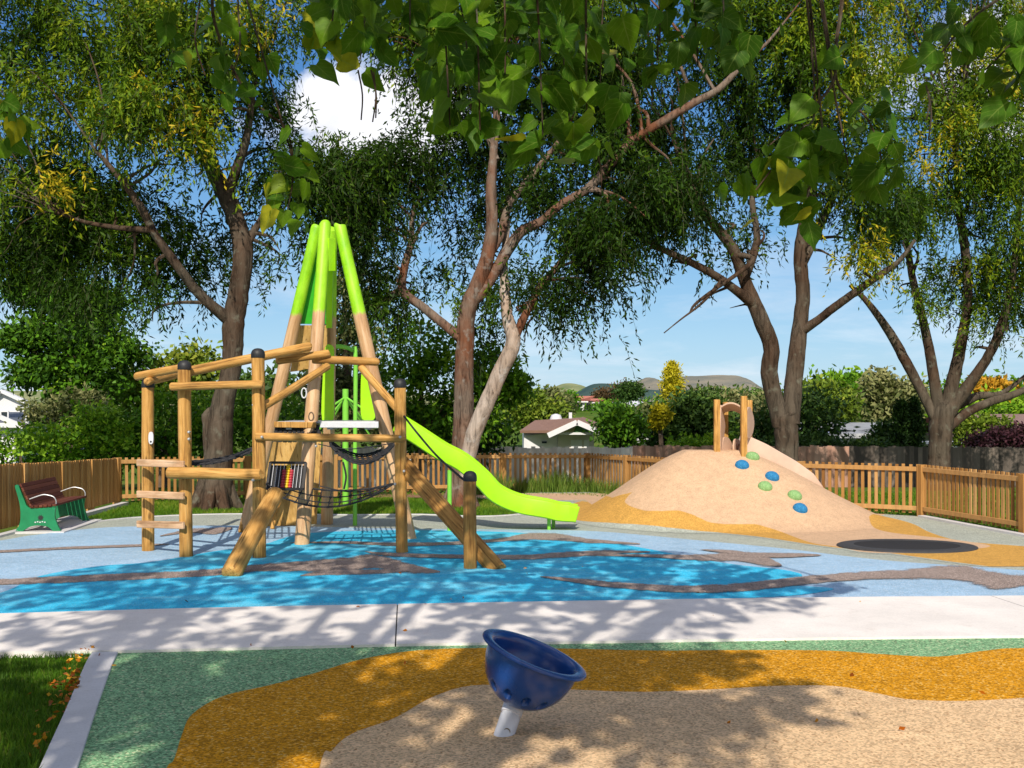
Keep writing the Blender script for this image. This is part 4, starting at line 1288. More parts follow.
def big_tree(label, D0, limbs, blobs, mat='bark', dens=1.0, tint=.4, twigs=True):
    g = P(limbs[0][0][0], 500, D0)
    root = thing('tree', label, 'tree', (g.x, D0, 0 if D0 < 25.5 else terr(0, D0)), 'large weeping trees round the playground')
    limbs_mesh(limbs, D0, blobs, twigs).build('trunk', M[mat], root, smooth=True)
    (v, f, t), TW = weeping(blobs, dens, tint)
    TW = np.concatenate(TW)[::3]; n_ = len(TW)
    ws = np.array([.006, .005, .003, .0015])[None, :, None] * np.array([1, .3, 0])
    tv = np.concatenate([TW - ws, TW + ws], 1).reshape(-1, 3)
    tf = (np.arange(n_)[:, None, None] * 8 + np.array([(0, 1, 5, 4), (1, 2, 6, 5), (2, 3, 7, 6)])[None]).reshape(-1, 4)
    leaves_obj('twigs', tv, tf, np.full(len(tv), .5), M['twig_green'], root)
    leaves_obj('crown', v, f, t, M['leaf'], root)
    return root

DA = 21.4
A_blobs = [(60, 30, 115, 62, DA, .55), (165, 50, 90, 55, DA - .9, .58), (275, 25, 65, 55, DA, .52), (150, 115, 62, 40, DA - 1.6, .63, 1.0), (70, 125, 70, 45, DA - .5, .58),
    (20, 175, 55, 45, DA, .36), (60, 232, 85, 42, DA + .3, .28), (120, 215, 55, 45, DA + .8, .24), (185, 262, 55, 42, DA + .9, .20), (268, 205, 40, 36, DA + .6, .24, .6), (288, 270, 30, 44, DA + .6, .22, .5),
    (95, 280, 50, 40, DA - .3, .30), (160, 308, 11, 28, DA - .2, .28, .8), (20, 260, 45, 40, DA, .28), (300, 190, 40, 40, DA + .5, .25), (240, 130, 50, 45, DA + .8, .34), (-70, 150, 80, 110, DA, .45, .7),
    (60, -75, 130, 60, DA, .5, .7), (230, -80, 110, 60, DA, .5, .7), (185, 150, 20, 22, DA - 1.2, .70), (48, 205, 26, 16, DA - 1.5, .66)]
A_limbs = [
    [(214, 512, 20), (216, 490, 16.5), (218, 460, 14.5), (219, 430, 13.5), (224, 400, 11), (231, 370, 10), (233, 345, 10.2), (234, 318, 11), (240, 285, 10), (243, 255, 10), (238, 226, 9, .2), (228, 200, 9, .4), (216, 176, 8, .6), (206, 155, 6.5, .8), (196, 122, 5, 1), (188, 85, 3.5, 1), (180, 40, 2.5, 1)],
    [(232, 322, 7), (212, 306, 5.4, -.3), (194, 288, 5, -.5), (176, 264, 4.6, -.8), (156, 236, 4, -1), (140, 206, 4.2, -1.1), (118, 176, 3, -1.2), (95, 150, 2, -1.3)],
    [(215, 452, 11), (212, 430, 9.5), (209, 414, 7), (207, 409, 3)],
    [(226, 198, 6, .4), (236, 170, 5, .2), (246, 140, 4, 0), (252, 100, 3, 0), (258, 60, 2, 0)],
    [(242, 250, 6), (256, 228, 3.6, .3), (272, 200, 2.6, .4), (290, 180, 1.6, .5)],
    [(150, 230, 3.5, -1), (120, 228, 2.8, -1), (85, 222, 2, -1), (50, 210, 1.4, -1)]]
big_tree('gnarled tree with broken stub on its trunk behind the left posts', DA, A_limbs, A_blobs, 'bark_grey', 1.05)

DB = 21.7
B_blobs = [(375, 185, 62, 42, DB + .4, .18), (365, 240, 44, 50, DB + .6, .17, .9), (335, 205, 36, 40, DB + .4, .2), (440, 160, 50, 48, DB + .8, .2), (440, 70, 55, 45, DB, .42), (530, 75, 80, 60, DB + .6, .30), (590, 195, 62, 55, DB, .17), (560, 262, 50, 45, DB + .2, .17),
    (530, 310, 40, 26, DB + .3, .25), (430, 300, 34, 40, DB + 1.2, .25, .6), (612, 245, 44, 42, DB - .2, .16), (655, 190, 55, 52, DB, .14), (520, 10, 120, 40, DB, .5), (385, 30, 60, 30, DB, .46), (530, 170, 50, 50, DB + 1.0, .16), (600, 120, 60, 50, DB + .8, .17), (470, 220, 40, 50, DB + 1.4, .16, .6),
    (600, 290, 20, 26, DB - .2, .2, .7), (395, 285, 22, 46, DB + .8, .2, .8), (480, 330, 60, 22, DB + 1.2, .3, .7), (500, -70, 140, 60, DB, .5, .7), (380, 305, 14, 20, DB + .5, .35), (575, 25, 60, 40, DB, .45)]
B_limbs = [
    [(461, 512, 16), (462, 488, 13), (463, 455, 12), (464, 420, 10.5), (464, 385, 9.6), (465, 345, 9), (468, 308, 8.6), (477, 286, 7.8), (487, 258, 7), (492, 225, 6), (491, 190, 5.4), (493, 158, 4.2), (497, 110, 3.5), (500, 60, 2.5)],
    [(469, 304, 6.5), (482, 292, 6, 0), (497, 268, 5.6, .1), (510, 247, 5.6, .2), (522, 231, 5.2, .2), (540, 222, 4.6, .2), (562, 204, 4.2, .1), (586, 190, 4.4, .1), (606, 170, 4.2, .1), (630, 143, 4, .1), (662, 122, 4.2, 0), (694, 103, 3.8, 0), (720, 88, 3.4, -.1), (745, 62, 2.4, -.1), (766, 44, 1.6, 0), (786, 20, 1.0, .1), (800, 2, .5, .2)],
    [(511, 347, 4.6, -.3), (526, 313, 4, -.2), (540, 287, 3.6, .1), (556, 268, 3.2, .4), (578, 238, 2.6, .8), (594, 208, 1.8, 1.2), (606, 180, .8, 1.4)],
    [(461, 338, 6), (446, 326, 4.6, .2), (424, 308, 4.4, .4), (403, 291, 4.6, .5), (404, 270, 4, .5), (411, 242, 3.2, .6), (413, 212, 2, .6), (425, 190, 1.3, .6)],
    [(484, 262, 5), (500, 236, 4.6, .3), (510, 204, 4, .5), (538, 168, 3.2, .6), (560, 140, 2.5, .7)],
    [(409, 250, 2.4, .6), (420, 228, 1.8, .6), (428, 222, 1.2, .6)],
    [(497, 160, 3), (480, 120, 2.4, .2), (455, 85, 1.7, .3)]]
B_tree = big_tree('red-brown multi-stemmed tree in the middle with a pale leaning second stem', DB, B_limbs, B_blobs, 'bark', 1.1)

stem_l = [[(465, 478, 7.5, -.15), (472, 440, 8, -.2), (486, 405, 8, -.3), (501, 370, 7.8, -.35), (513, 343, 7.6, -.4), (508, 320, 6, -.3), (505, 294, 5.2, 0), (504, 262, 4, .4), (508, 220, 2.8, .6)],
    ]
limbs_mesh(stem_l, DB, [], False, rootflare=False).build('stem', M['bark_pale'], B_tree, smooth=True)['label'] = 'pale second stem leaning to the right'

DC = 23.4
C_blobs = [(700, 150, 62, 55, DC, .17), (655, 235, 34, 30, DC - .3, .17), (715, 205, 42, 30, DC, .17), (740, 60, 85, 50, DC, .36), (820, 75, 60, 50, DC - .4, .52), (852, 150, 50, 45, DC - .4, .42), (868, 215, 48, 40, DC, .36), (640, 110, 45, 55, DC, .2), (760, 130, 46, 45, DC + .6, .2),
    (690, 262, 14, 20, DC - .4, .2, .9), (725, 285, 16, 30, DC, .22, .6), (662, 280, 10, 20, DC, .2, .6), (640, 50, 60, 50, DC, .35), (780, 10, 90, 30, DC, .55), (820, 200, 24, 26, DC + .6, .3, .7), (853, 262, 24, 20, DC - .2, .80), (740, -70, 130, 60, DC, .5, .7), (845, 30, 40, 40, DC-.6, .72), (760, 235, 14, 40, DC + .3, .22, .4)]
C_limbs = [
    [(787, 505, 16), (787, 480, 13), (786.5, 450, 11.5), (786, 428, 12), (785, 412, 12)],
    [(781, 425, 9), (774, 396, 8.6), (769, 372, 8.6, -.1), (771, 347, 8, -.2), (762, 322, 8, -.3), (753, 301, 7.2, -.3), (743, 276, 6, -.3), (731, 246, 5.6, -.4), (707, 216, 4.2, -.5), (694, 188, 3.2, -.5), (680, 150, 2.4, -.5)],
    [(754, 304, 6, -.3), (737, 291, 4.6, -.6), (716, 276, 4.0, -.8), (690, 262, 3.6, -1), (664, 250, 3, -1.1), (638, 236, 2.2, -1.2), (612, 224, 1.5, -1.2)],
    [(790, 425, 9.5), (793, 390, 9, .1), (797, 350, 8.4, .2), (801, 318, 7.4, .3), (803, 292, 7, .3), (800, 256, 6.6, .3), (805, 222, 6, .3), (812, 180, 5, .3), (815, 130, 4, .3), (818, 80, 3, .2), (820, 30, 2, .2)],
    [(803, 330, 5, .2), (818, 320, 4.2, 0), (832, 309, 4.2, -.2), (850, 296, 4, -.4), (874, 279, 3.6, -.6), (898, 262, 2.5, -.8), (915, 240, 1.6, -.8)],
    [(803, 262, 5, .3), (817, 232, 4.4, .5), (834, 192, 3.6, .6), (842, 150, 2.6, .6)],
    [(735, 255, 3.4, -.4), (752, 262, 2.4, -.7), (700, 300, 1.6, -1), (690, 312, .8, -1)],
    [(722, 280, 2.2, -.8), (702, 303, 1.4, -1), (680, 320, .8, -1.2), (664, 333, .5, -1.3)],
    [(745, 278, 4.5, -.3), (757, 240, 3.6, 0), (752, 200, 3, .2), (758, 150, 2.2, .3)]]
big_tree('twin-trunked tree rising behind the mound with open branches', DC, C_limbs, C_blobs, 'bark_grey', 1.05)

DD = 26.5
D_blobs = [(930, 205, 70, 55, DD - .5, .50), (960, 95, 75, 65, DD, .54), (1005, 225, 50, 75, DD - 1, .56), (940, 280, 52, 36, DD - .4, .46), (898, 235, 40, 42, DD, .40), (1015, 305, 24, 28, DD - .6, .6, .6), (885, 110, 45, 55, DD - .3, .56), (1040, 160, 60, 90, DD, .5), (960, 20, 90, 40, DD, .6), (990, 345, 26, 18, DD - .5, .62, .5), (895, 296, 18, 22, DD, .7, .6), (975, 150, 40, 30, DD - 1.5, .64), (1060, 300, 40, 60, DD, .5, .6), (950, -60, 130, 55, DD, .5, .7), (925, 310, 30, 20, DD - .4, .5, .6), (1010, 130, 30, 50, DD - 1.5, .6), (1000, 300, 30, 40, DD+.5, .5)]
D_limbs = [
    [(938, 490, 14), (939, 462, 11), (940, 438, 11), (942, 415, 11.5), (946, 400, 9)],
    [(936, 420, 5.5), (923, 394, 4.8, .1), (906, 362, 5, .2), (890, 333, 4.4, .3), (868, 303, 3, .4), (850, 285, 1.8, .4)],
    [(939, 412, 6), (934, 378, 5.4), (929, 348, 4.8), (921, 312, 4), (912, 275, 3.5), (905, 230, 2.5)],
    [(946, 410, 7.5), (955, 372, 6.2, -.1), (962, 338, 5.4, -.2), (968, 300, 4.4, -.3), (965, 250, 4.4, -.3), (958, 200, 3.2, -.3), (955, 120, 2.2, -.3)],
    [(947, 415, 7.5), (968, 386, 6, -.2), (986, 360, 4.8, -.4), (1000, 330, 4.6, -.6), (1012, 280, 3.4, -.8), (1020, 200, 2.4, -.8)],
    [(946, 428, 6), (968, 412, 4.6, .2), (990, 402, 4.2, .3), (1015, 394, 3.6, .4), (1045, 380, 2.6, .5)],
    [(958, 405, 5, .4), (978, 396, 4, .6), (1002, 393, 2.6, .7), (1030, 372, 1.8, .8)]]
big_tree('broad many-limbed tree outside the fence at the far right', DD, D_limbs, D_blobs, 'bark_grey', 1.0)

# ------------------------------------------------------------------ broad-leaved tree over the camera
def heart_leaves(c, axis, nrm, size, tint):
    """c stalk points, axis from stalk to tip, nrm blade normals: heart-shaped folded blades"""
    prof = [(0, 0), (-.06, .20), (.04, .40), (.28, .46), (.55, .33), (.80, .14), (1.0, 0)]
    n = len(c); s_ = unit(np.cross(nrm, axis)); nrm = unit(np.cross(axis, s_))
    size = size[:, None]
    V = []
    mid = [(0, 0), (.28, 0), (.60, 0), (1.0, 0)]
    def at(x, y, z): return c + axis * size * x + s_ * size * y + nrm * size * z
    cols = []
    cu = rng.uniform(-.05, .5, (n, 1)); fo = rng.uniform(-.1, .45, (n, 1)); wd = rng.uniform(.78, 1.08, (n, 1))
    jt = lambda: rng.normal(0, .025, (n, 1))
    for x, y in prof: cols.append(at(x + jt(), y * wd + jt(), fo * abs(y) - cu * x * x + jt()))
    for x, y in prof[1:-1]: cols.append(at(x + jt(), -y * wd + jt(), fo * abs(y) - cu * x * x + jt()))
    cols.append(at(.3, 0, -cu * .09)); cols.append(at(.65, 0, -cu * .42))
    sw = np.full((n, 1), .0022)
    b0_ = c - axis * size * .55 - np.array([[0, 0, -.02]])
    cols += [b0_ - s_ * sw, b0_ + s_ * sw]
    K = len(cols)        # 0..6 right rim incl. base and tip, 7..11 left rim, 12, 13 midrib
    v = np.stack(cols, 1).reshape(-1, 3)
    tri = [(0, 1, 2), (0, 2, 12), (2, 3, 12), (3, 4, 12), (12, 4, 13), (4, 5, 13), (5, 6, 13),
           (0, 8, 7), (0, 12, 8), (8, 12, 9), (9, 12, 10), (12, 13, 10), (10, 13, 11), (11, 13, 6), (14, 15, 0)]
    f = (np.arange(n)[:, None, None] * K + np.array(tri)[None]).reshape(-1, 3)
    rb = np.tile(np.array([0, 1, 1, 1, 1, 1, 0, 1, 1, 1, 1, 1, 0, 0., 0, 0]), n); al = np.tile(np.array([0, .1, .05, .28, .55, .8, 1, .1, .05, .28, .55, .8, .3, .65, 0, 0]), n)
    return v, f, np.repeat(tint, K), rb, al

cat = thing('catalpa_tree', 'broad heart-leaved tree with long hanging pods overhanging the top of the picture', 'tree', (-2.4, -4.5, 0))
tb = MB()
def tb_tube(pts, r0, r1, n=9, sub=5):
    pts = [Vector(p) for p in crv([tuple(p) for p in pts], sub)]
    tb.tube(pts, [r0 + (r1 - r0) * i / (len(pts)-1) for i in range(len(pts))], n, jitter=.03)
tb_tube([(-2.4, -4.5, -.1), (-2.35, -4.5, 1.5), (-2.3, -4.4, 3.2), (-2.1, -4.2, 4.6)], .34, .24, 14)
hubs = []
for tx, ty, tz in ((-4.2, 1.5, 7.4), (-1.6, 2.8, 7.9), (1.2, 1.8, 7.4), (-5.0, -2.5, 7.2), (0.8, -4.5, 7.5), (-2.5, -7.5, 7.0), (-2.2, -2, 9.0)):
    tb_tube([(-2.15, -4.25, 4.3), (-2.2 + (tx + 2.2) * .35, -4.2 + (ty + 4.2) * .3, 5.9), (tx, ty, tz)], .17, .06, 10)
    hubs.append(Vector((tx, ty, tz)))
low = []          # low limbs reaching over the picture, which carry the hanging twigs
for tx, ty in ((-4.4, 7.0), (-2.2, 7.6), (-1.0, 7.8), (.4, 7.8), (1.9, 7.5), (2.9, 6.2)):
    path = [(-2.15, -4.25, 4.4), (-2.15 + (tx + 2.15) * .3, -1.2, 5.6), (-2.15 + (tx + 2.15) * .7, 3.2, 6.2), (tx, ty, 5.9)]
    tb_tube(path, .12, .03, 9)
    low += [Vector(q) for q in crv(path, 10)][12:]
cc_, aa_, nn_, ss_, tt_ = [], [], [], [], []
def add_leaf(c, axis, nrm, size, tint):
    cc_.append(c); aa_.append(axis); nn_.append(nrm); ss_.append(size); tt_.append(tint)
def add_cluster(ctr, k, spread, size=(.15, .24), tint=.45, droop=.8, flat=.5):
    for _ in range(k):
        o_ = rng.normal(size=3) * np.array(spread)
        ax_ = rng.normal(size=3) * .6 + np.array([0, 0, -droop])
        nr_ = rng.normal(size=3) * .7 + np.array([0, -.35, flat])
        add_leaf(np.array(ctr) + o_, ax_ / np.linalg.norm(ax_), nr_, rng.uniform(*size), tint + rng.normal(0, .16))
def twig(pts, r0=.012, r1=.005): tb_tube(pts, r0, r1, 6, 4)
def hang(path, n, leaf=(.10, .23), tint=.45, r0=.012, spread=.07):
    """a visible twig given in survey points (px, py, depth) with leaves along its last part"""
    w = [P(*q) for q in path]
    jn = min(low, key=lambda q: (q - w[0]).length)
    twig([jn, jn.lerp(w[0], .5) + Vector((0, 0, .08))] + w, r0 * 1.3)
    pts = crv([tuple(p) for p in w], 8)
    m_ = len(pts)
    for _ in range(n):
        i = int((rng.random() ** .7) * (m_ - 1) * .75 + m_ * .25)
        c = np.array(pts[min(i, m_-1)]) + rng.normal(size=3) * np.array([spread, spread, spread * .8])
        ax_ = rng.normal(size=3) * np.array([.75, .6, .4]) + np.array([0, 0, -.75]); nr_ = rng.normal(size=3) * .55 + np.array([0, -.7, .5])
        add_leaf(c, ax_ / np.linalg.norm(ax_), nr_, rng.uniform(leaf[0] * .7, leaf[1]), tint + .06 + rng.normal(0, .2))
Q = 7.8
hang([(225, -60, Q - .4), (212, 0, Q - .2), (222, 45, Q), (246, 92, Q), (268, 114, Q), (284, 126, Q), (292, 150, Q), (292, 190, Q)], 4, tint=.6)
hang([(283, 126, Q), (290, 150, Q), (293, 178, Q), (287, 212, Q)], 24, (.13, .21), .55, .006, .075)
hang([(205, -60, Q + .2), (200, 0, Q + .2), (195, 40, Q + .2), (205, 75, Q + .2)], 20, (.13, .20), .35, .008, .16)
hang([(240, -60, Q + .2), (238, 0, Q + .1), (240, 45, Q), (232, 75, Q)], 16, (.13, .20), .35, .008, .15)
for x0, y0, dx, dy, n_, tn_ in ((340, -50, -10, 95, 20, .5), (375, -50, -15, 110, 24, .45), (410, -50, 0, 80, 20, .35), (330, -50, -5, 70, 12, .6), (440, -50, 10, 175, 26, .5), (475, -60, 5, 190, 28, .4), (505, -60, 0, 170, 26, .32), (535, -60, 8, 200, 28, .36), (560, -60, 5, 170, 24, .35), (585, -60, 2, 205, 30, .5), (450, -60, 20, 130, 20, .3), (520, -60, 20, 120, 24, .25), (490, -50, -10, 110, 20, .3), (605, -60, -5, 150, 16, .5), (660, -60, 0, 105, 16, .2), (690, -60, 8, 125, 20, .22), (720, -60, 5, 100, 18, .2), (550, -50, 30, 90, 20, .22), (700, -60, -10, 70, 12, .2), (610, -60, 30, 80, 12, .22)):
    D_ = 7.6 + rng.uniform(-.6, .9)
    hang([(x0, y0, D_), (x0 + dx * .5, y0 + dy * .45, D_ + .1), (x0 + dx, y0 + dy, D_ + .1)], n_, (.15, .25), tn_, .010, .13)
hang([(845, -80, Q - .3), (842, 0, Q), (836, 45, Q), (834, 80, Q), (815, 105, Q), (795, 122, Q), (770, 145, Q)], 14, tint=.62, r0=.017)
hang([(834, 70, Q), (850, 100, Q), (868, 120, Q), (880, 150, Q), (880, 175, Q)], 18, (.15, .25), .36, .009, .11)
hang([(815, 105, Q), (800, 130, Q), (775, 165, Q), (752, 195, Q)], 22, (.15, .25), .6, .008, .10)
hang([(820, 105, Q), (822, 140, Q), (815, 175, Q), (800, 205, Q)], 20, (.15, .25), .55, .008, .11)
hang([(834, 90, Q), (842, 130, Q), (848, 165, Q)], 14, (.16, .25), .33, .008, .10)
hang([(1050, -50, 6.6), (1010, -10, 6.7), (980, 12, 6.8), (960, 30, 6.8), (940, 55, 6.8)], 18, (.16, .25), .22, .013, .10)
hang([(1060, -20, 6.6), (1030, 20, 6.7), (1010, 45, 6.8), (985, 70, 6.8)], 20, (.16, .25), .3, .012, .11)
hang([(1080, 10, 6.6), (1040, 40, 6.7), (1018, 70, 6.8)], 14, (.16, .25), .4, .012, .11)
hang([(-70, 40, 7.4), (-30, 80, 7.4), (0, 105, 7.4), (18, 125, 7.4)], 16, (.15, .22), .72, .010, .07)
# long pods
for px, y0, y1, D_ in ((358, 70, 120, 7.7), (371, 70, 118, 7.8), (373.5, 72, 122, 7.8), (648, 30, 110, 7.9), (652, 5, 60, 7.9), (596, 150, 190, 7.8), (928, 90, 140, 6.8), (926, 85, 120, 6.8)):
    a, b_ = P(px, y0, D_), P(px + random.uniform(-4, 6), y1, D_)
    m_ = a.lerp(b_, .5) + Vector((.02, 0, 0))
    tb_tube([a, m_, b_], .006, .005, 6)
# the canopy above the picture: leaf masses whose dappled shade falls over path and surfacing
def shade_pts(poly_px, n, zr, thr, seed):
    w = [G(*p) for p in poly_px]
    xs_ = [p.x for p in w]; ys_ = [p.y for p in w]
    r2 = np.random.default_rng(seed); out = []
    tries = 0
    while len(out) < n and tries < n * 60:
        tries += 1
        x, y = r2.uniform(min(xs_), max(xs_)), r2.uniform(min(ys_), max(ys_))
        if sdf(np.array([x]), np.array([y]), w)[0] < 0: continue
        from_noise = math.sin(x * 2.3 + 1.3 * math.sin(y * 1.1)) * math.sin(y * 1.7 + 1.1 * math.sin(x * 1.9)) + .6 * math.sin(x * 5.1 + y * 3.3) * math.sin(y * 4.3 - x * 1.2)
        if from_noise + r2.normal(0, .35) < thr: continue
        if ((x + .12) / .34) ** 2 + ((y - 6.9) / .55) ** 2 < 1: continue
        z = r2.uniform(*zr)
        out.append((x - SHX * KS * z, y - KS * z, z))
    return out
SH = [  # outline on the ground (survey points), number of leaf clusters, heights, gap threshold
    ([(0, 597), (40, 578), (150, 563), (250, 549), (330, 539), (450, 535), (560, 540), (660, 551), (720, 567), (790, 578), (835, 590), (790, 600), (600, 604), (300, 610), (0, 617)], 440, (6.3, 8.6), -.62),
    ([(-120, 622), (0, 617), (300, 609), (600, 603), (770, 600), (785, 612), (740, 624), (690, 640), (500, 644), (300, 648), (0, 653), (-120, 660)], 150, (6.0, 8.2), -.25),
    ([(-120, 660), (0, 655), (300, 649), (440, 646), (440, 690), (350, 735), (320, 768), (-40, 768)], 290, (5.5, 8.0), -.25),
    ([(440, 646), (640, 644), (735, 660), (800, 690), (832, 705), (800, 716), (745, 706), (735, 735), (690, 742), (660, 768), (560, 768), (510, 720), (480, 700), (440, 690)], 215, (5.5, 7.8), -.36),
    ([(350, 735), (440, 690), (510, 720), (560, 768), (320, 768)], 22, (5.5, 7.8), -.1)]
npts = []
for k, (poly, n_, zr, thr) in enumerate(SH):
    npts += shade_pts(poly, n_, zr, thr, 11 + k)
for p in npts:
    if p[1] > 0 and (p[2] - EYE) / p[1] < .405: continue
    add_cluster(p, int(rng.integers(4, 7)), (.17, .17, .12), (.15, .23), .4, .35, 1.0)
for p in npts[::9]:
    h_ = min(hubs, key=lambda q: (q - Vector(p)).length)
    if (h_ - Vector(p)).length < 4.5:
        twig([h_, h_.lerp(Vector(p), .5) + Vector((0, 0, .15)), Vector(p)], .02, .006)
# rest of the crown behind the camera
for _ in range(200):
    u_ = rng.normal(size=3); u_ /= np.linalg.norm(u_)
    c = np.array([-2.2, -6.5, 8.0]) + u_ * np.array([4.8, 3.6, 1.9])
    if c[1] + KS * c[2] < 5.5: add_cluster(c, 6, (.3, .3, .2), (.16, .24), .4, .5, .8)
tb.build('trunk', M['bark_grey'], cat, smooth=True)
v, f, t, rb_, al_ = heart_leaves(np.array(cc_), unit(np.array(aa_)), unit(np.array(nn_)), np.array(ss_), np.array(tt_))
off = np.array(WM[cat].translation)
me = npmesh('crown', v - off, f, {'tint': np.clip(t, 0, 1), 'rib': rb_, 'along': al_}, smooth=True); me.materials.append(M['catalpa'])
put(bpy.data.objects.new('crown', me), WM[cat].copy(), cat)

# ------------------------------------------------------------------ trees and shrubs beyond the fence
def bush(name, label, cat_, blobs, D, mat, n=1.0, leaf=.22, tint=.5, zbase=None, trunk=True, aspect=.5, group='trees and shrubs beyond the fence', up=0.0):
    px0 = blobs[0][0]; zb = terr(0, D) if zbase is None else zbase
    x0 = (px0 - CXP) / F * D
    root = thing(name, label, cat_, (x0, D, zb), group)
    C, T, N0 = [], [], []
    for b in blobs:
        px, py, rx, ry = b[:4]; dD = b[4] if len(b) > 4 else 0
        Dk = D + dD; s_ = Dk / F
        ctr = np.array(P(px, py, Dk)); rad = np.array([rx * s_, max(rx, ry) * s_ * .7 if rx > 12 else rx * s_, ry * s_])
        vol = rx * ry
        ncl = int(max(46, n * vol * s_ * s_ * 1000 / 38 / (leaf * leaf * 20)))
        ncl = min(ncl, 520)
        u_ = unit(rng.normal(size=(ncl, 3))); rr = .55 + .5 * rng.random((ncl, 1)) ** .7
        cc = ctr + u_ * rad * rr
        per = 34
        pts = cc[:, None, :] + rng.normal(size=(ncl, per, 3)) * np.array([1, 1, .75]) * min(leaf * 1.15, .6 * rx * s_)
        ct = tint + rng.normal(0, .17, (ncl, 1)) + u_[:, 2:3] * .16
        C.append(pts.reshape(-1, 3)); T.append((ct + rng.normal(0, .12, (ncl, per))).ravel())
        N0.append(np.repeat(u_, per, 0))
    C, T, N0 = map(np.concatenate, (C, T, N0))
    d = unit(rng.normal(size=C.shape) + N0 * .5 + np.array([0, 0, up]))
    v, f, t = leaf_quads(C, d, leaf * rng.uniform(.6, 1.25, len(C)), leaf * aspect * rng.uniform(.7, 1.2, len(C)), T)
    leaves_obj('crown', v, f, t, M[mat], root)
    if trunk:
        mb = MB(); zt = max(P(b[0], b[1], D).z for b in blobs)
        base = Vector((x0, D, zb - .1)); r = max(.05, min(.35, (zt - zb) * .03))
        mb.tube([base, base.lerp(Vector((x0, D, zt)), .5) + Vector((.05, 0, 0)), Vector((x0, D, zt))], [r, r * .7, r * .3], 9)
        for b in blobs:
            t_ = P(b[0], b[1], D + (b[4] if len(b) > 4 else 0))
            st = base.lerp(Vector((x0, D, zt)), .45)
            mb.tube([st, st.lerp(t_, .5) + Vector((0, 0, .1)), t_], [r * .5, r * .35, r * .12], 6)
        mb.build('trunk', M['twig'], root, smooth=True)
    return root
# left side
bush('conifer', 'tall loose dark conifer rising above the hedge at the left edge', 'tree', [(70, 355, 30, 18), (62, 300, 32, 16), (92, 328, 28, 16), (55, 250, 26, 20), (85, 388, 40, 20), (22, 340, 14, 7), (122, 352, 18, 9), (30, 290, 16, 9), (60, 330, 40, 9), (80, 372, 44, 8), (100, 300, 18, 8), (35, 372, 20, 8)], 34, 'bushleaf', 1.0, .22, .22)
bush('tree', 'yellow-green tree between the two leftmost posts', 'tree', [(160, 378, 30, 22), (195, 372, 20, 20), (130, 390, 22, 20)], 37, 'limeleaf', .8, .24, .45)
bush('shrub', 'dull olive shrub below the loose conifer', 'shrub', [(55, 415, 30, 14), (85, 408, 16, 11)], 30, 'oliveleaf', 1.0, .17, .5)
bush('shrub', 'bright green shrub behind the fence just above the bench', 'shrub', [(20, 450, 50, 20), (62, 447, 34, 22), (-30, 445, 40, 26)], 26.5, 'bushleaf', 1.0, .15, .62)
bush('shrub', 'bright green shrub left of the leftmost post', 'shrub', [(112, 444, 32, 26), (95, 425, 22, 18)], 26.8, 'bushleaf', 1.0, .15, .66)
bush('shrub', 'dark green shrub behind the two leftmost posts', 'shrub', [(165, 428, 30, 34), (150, 440, 30, 25)], 27.5, 'bushleaf', 1.0, .16, .42)
bush('shrub', 'mid green shrub behind the gnarled trunk', 'shrub', [(222, 420, 32, 38), (200, 440, 24, 20)], 28, 'bushleaf', 1.0, .16, .5)
bush('shrub', 'green shrub behind the tower left side', 'shrub', [(275, 428, 30, 34), (300, 440, 24, 22)], 28, 'bushleaf', 1.0, .16, .46)
bush('tree', 'thin grey-olive tree seen through the tower', 'tree', [(345, 300, 26, 40), (352, 360, 28, 34), (330, 390, 26, 30), (365, 420, 22, 26)], 33, 'oliveleaf', .55, .2, .5)
bush('tree', 'dense green tree with reddish tips behind the slide top', 'tree', [(420, 352, 34, 34), (462, 378, 40, 32), (398, 395, 32, 32), (492, 372, 26, 26), (472, 415, 38, 26), (420, 425, 34, 22), (508, 388, 12, 9)], 27.5, 'bushleaf', 1.0, .17, .48)
bush('shrub', 'dark shadowy shrub behind the middle trunk base', 'shrub', [(480, 434, 26, 16), (430, 440, 40, 14)], 29.5, 'darkleaf', 1.0, .18, .4)
# middle distance
bush('tree', 'round yellow-green tree left of the white gabled house', 'tree', [(544, 413, 18, 10), (528, 404, 13, 11), (532, 416, 18, 10)], 70, 'limeleaf', .8, .34, .35, zbase=-1)
bush('tree', 'olive tree behind the white house roof', 'tree', [(556, 408, 10, 9), (550, 400, 8, 7)], 85, 'oliveleaf', .8, .4, .5, zbase=-.5)
bush('tree', 'round dark green tree right of the white gabled house', 'tree', [(619, 433, 16, 15), (614, 421, 10, 9), (628, 425, 10, 10)], 37, 'bushleaf', 1.2, .19, .30)
bush('tree', 'wide dark olive tree right of the pink-roofed house', 'tree', [(614, 394, 15, 8), (628, 390, 9, 6), (604, 398, 8, 5)], 172, 'redleaf', 1.6, .45, .2, zbase=0)
bush('tree', 'dark tree on the skyline between hill and golden conifer', 'tree', [(626, 392, 8, 5), (634, 390, 6, 5)], 130, 'darkleaf', .9, .4, .4, zbase=1)
bush('tree', 'large dark green tree left of the mound gate', 'tree', [(688, 425, 32, 22), (665, 430, 20, 18), (700, 411, 22, 16), (712, 430, 22, 20)], 38.5, 'darkleaf', 1.2, .22, .55)
bush('conifer', 'golden yellow upright conifer on the skyline', 'tree', [(672, 391, 7.5, 8), (672, 381, 6.2, 9), (672, 373, 4.2, 7), (672, 368, 2.2, 5)], 62, 'goldleaf', 1.8, .17, .5, up=.9)
bush('shrub', 'small yellow-leaved shrub beside the large dark tree', 'shrub', [(661, 414, 4.5, 6), (658, 421, 4, 5)], 36.8, 'goldleaf', .8, .17, .3)
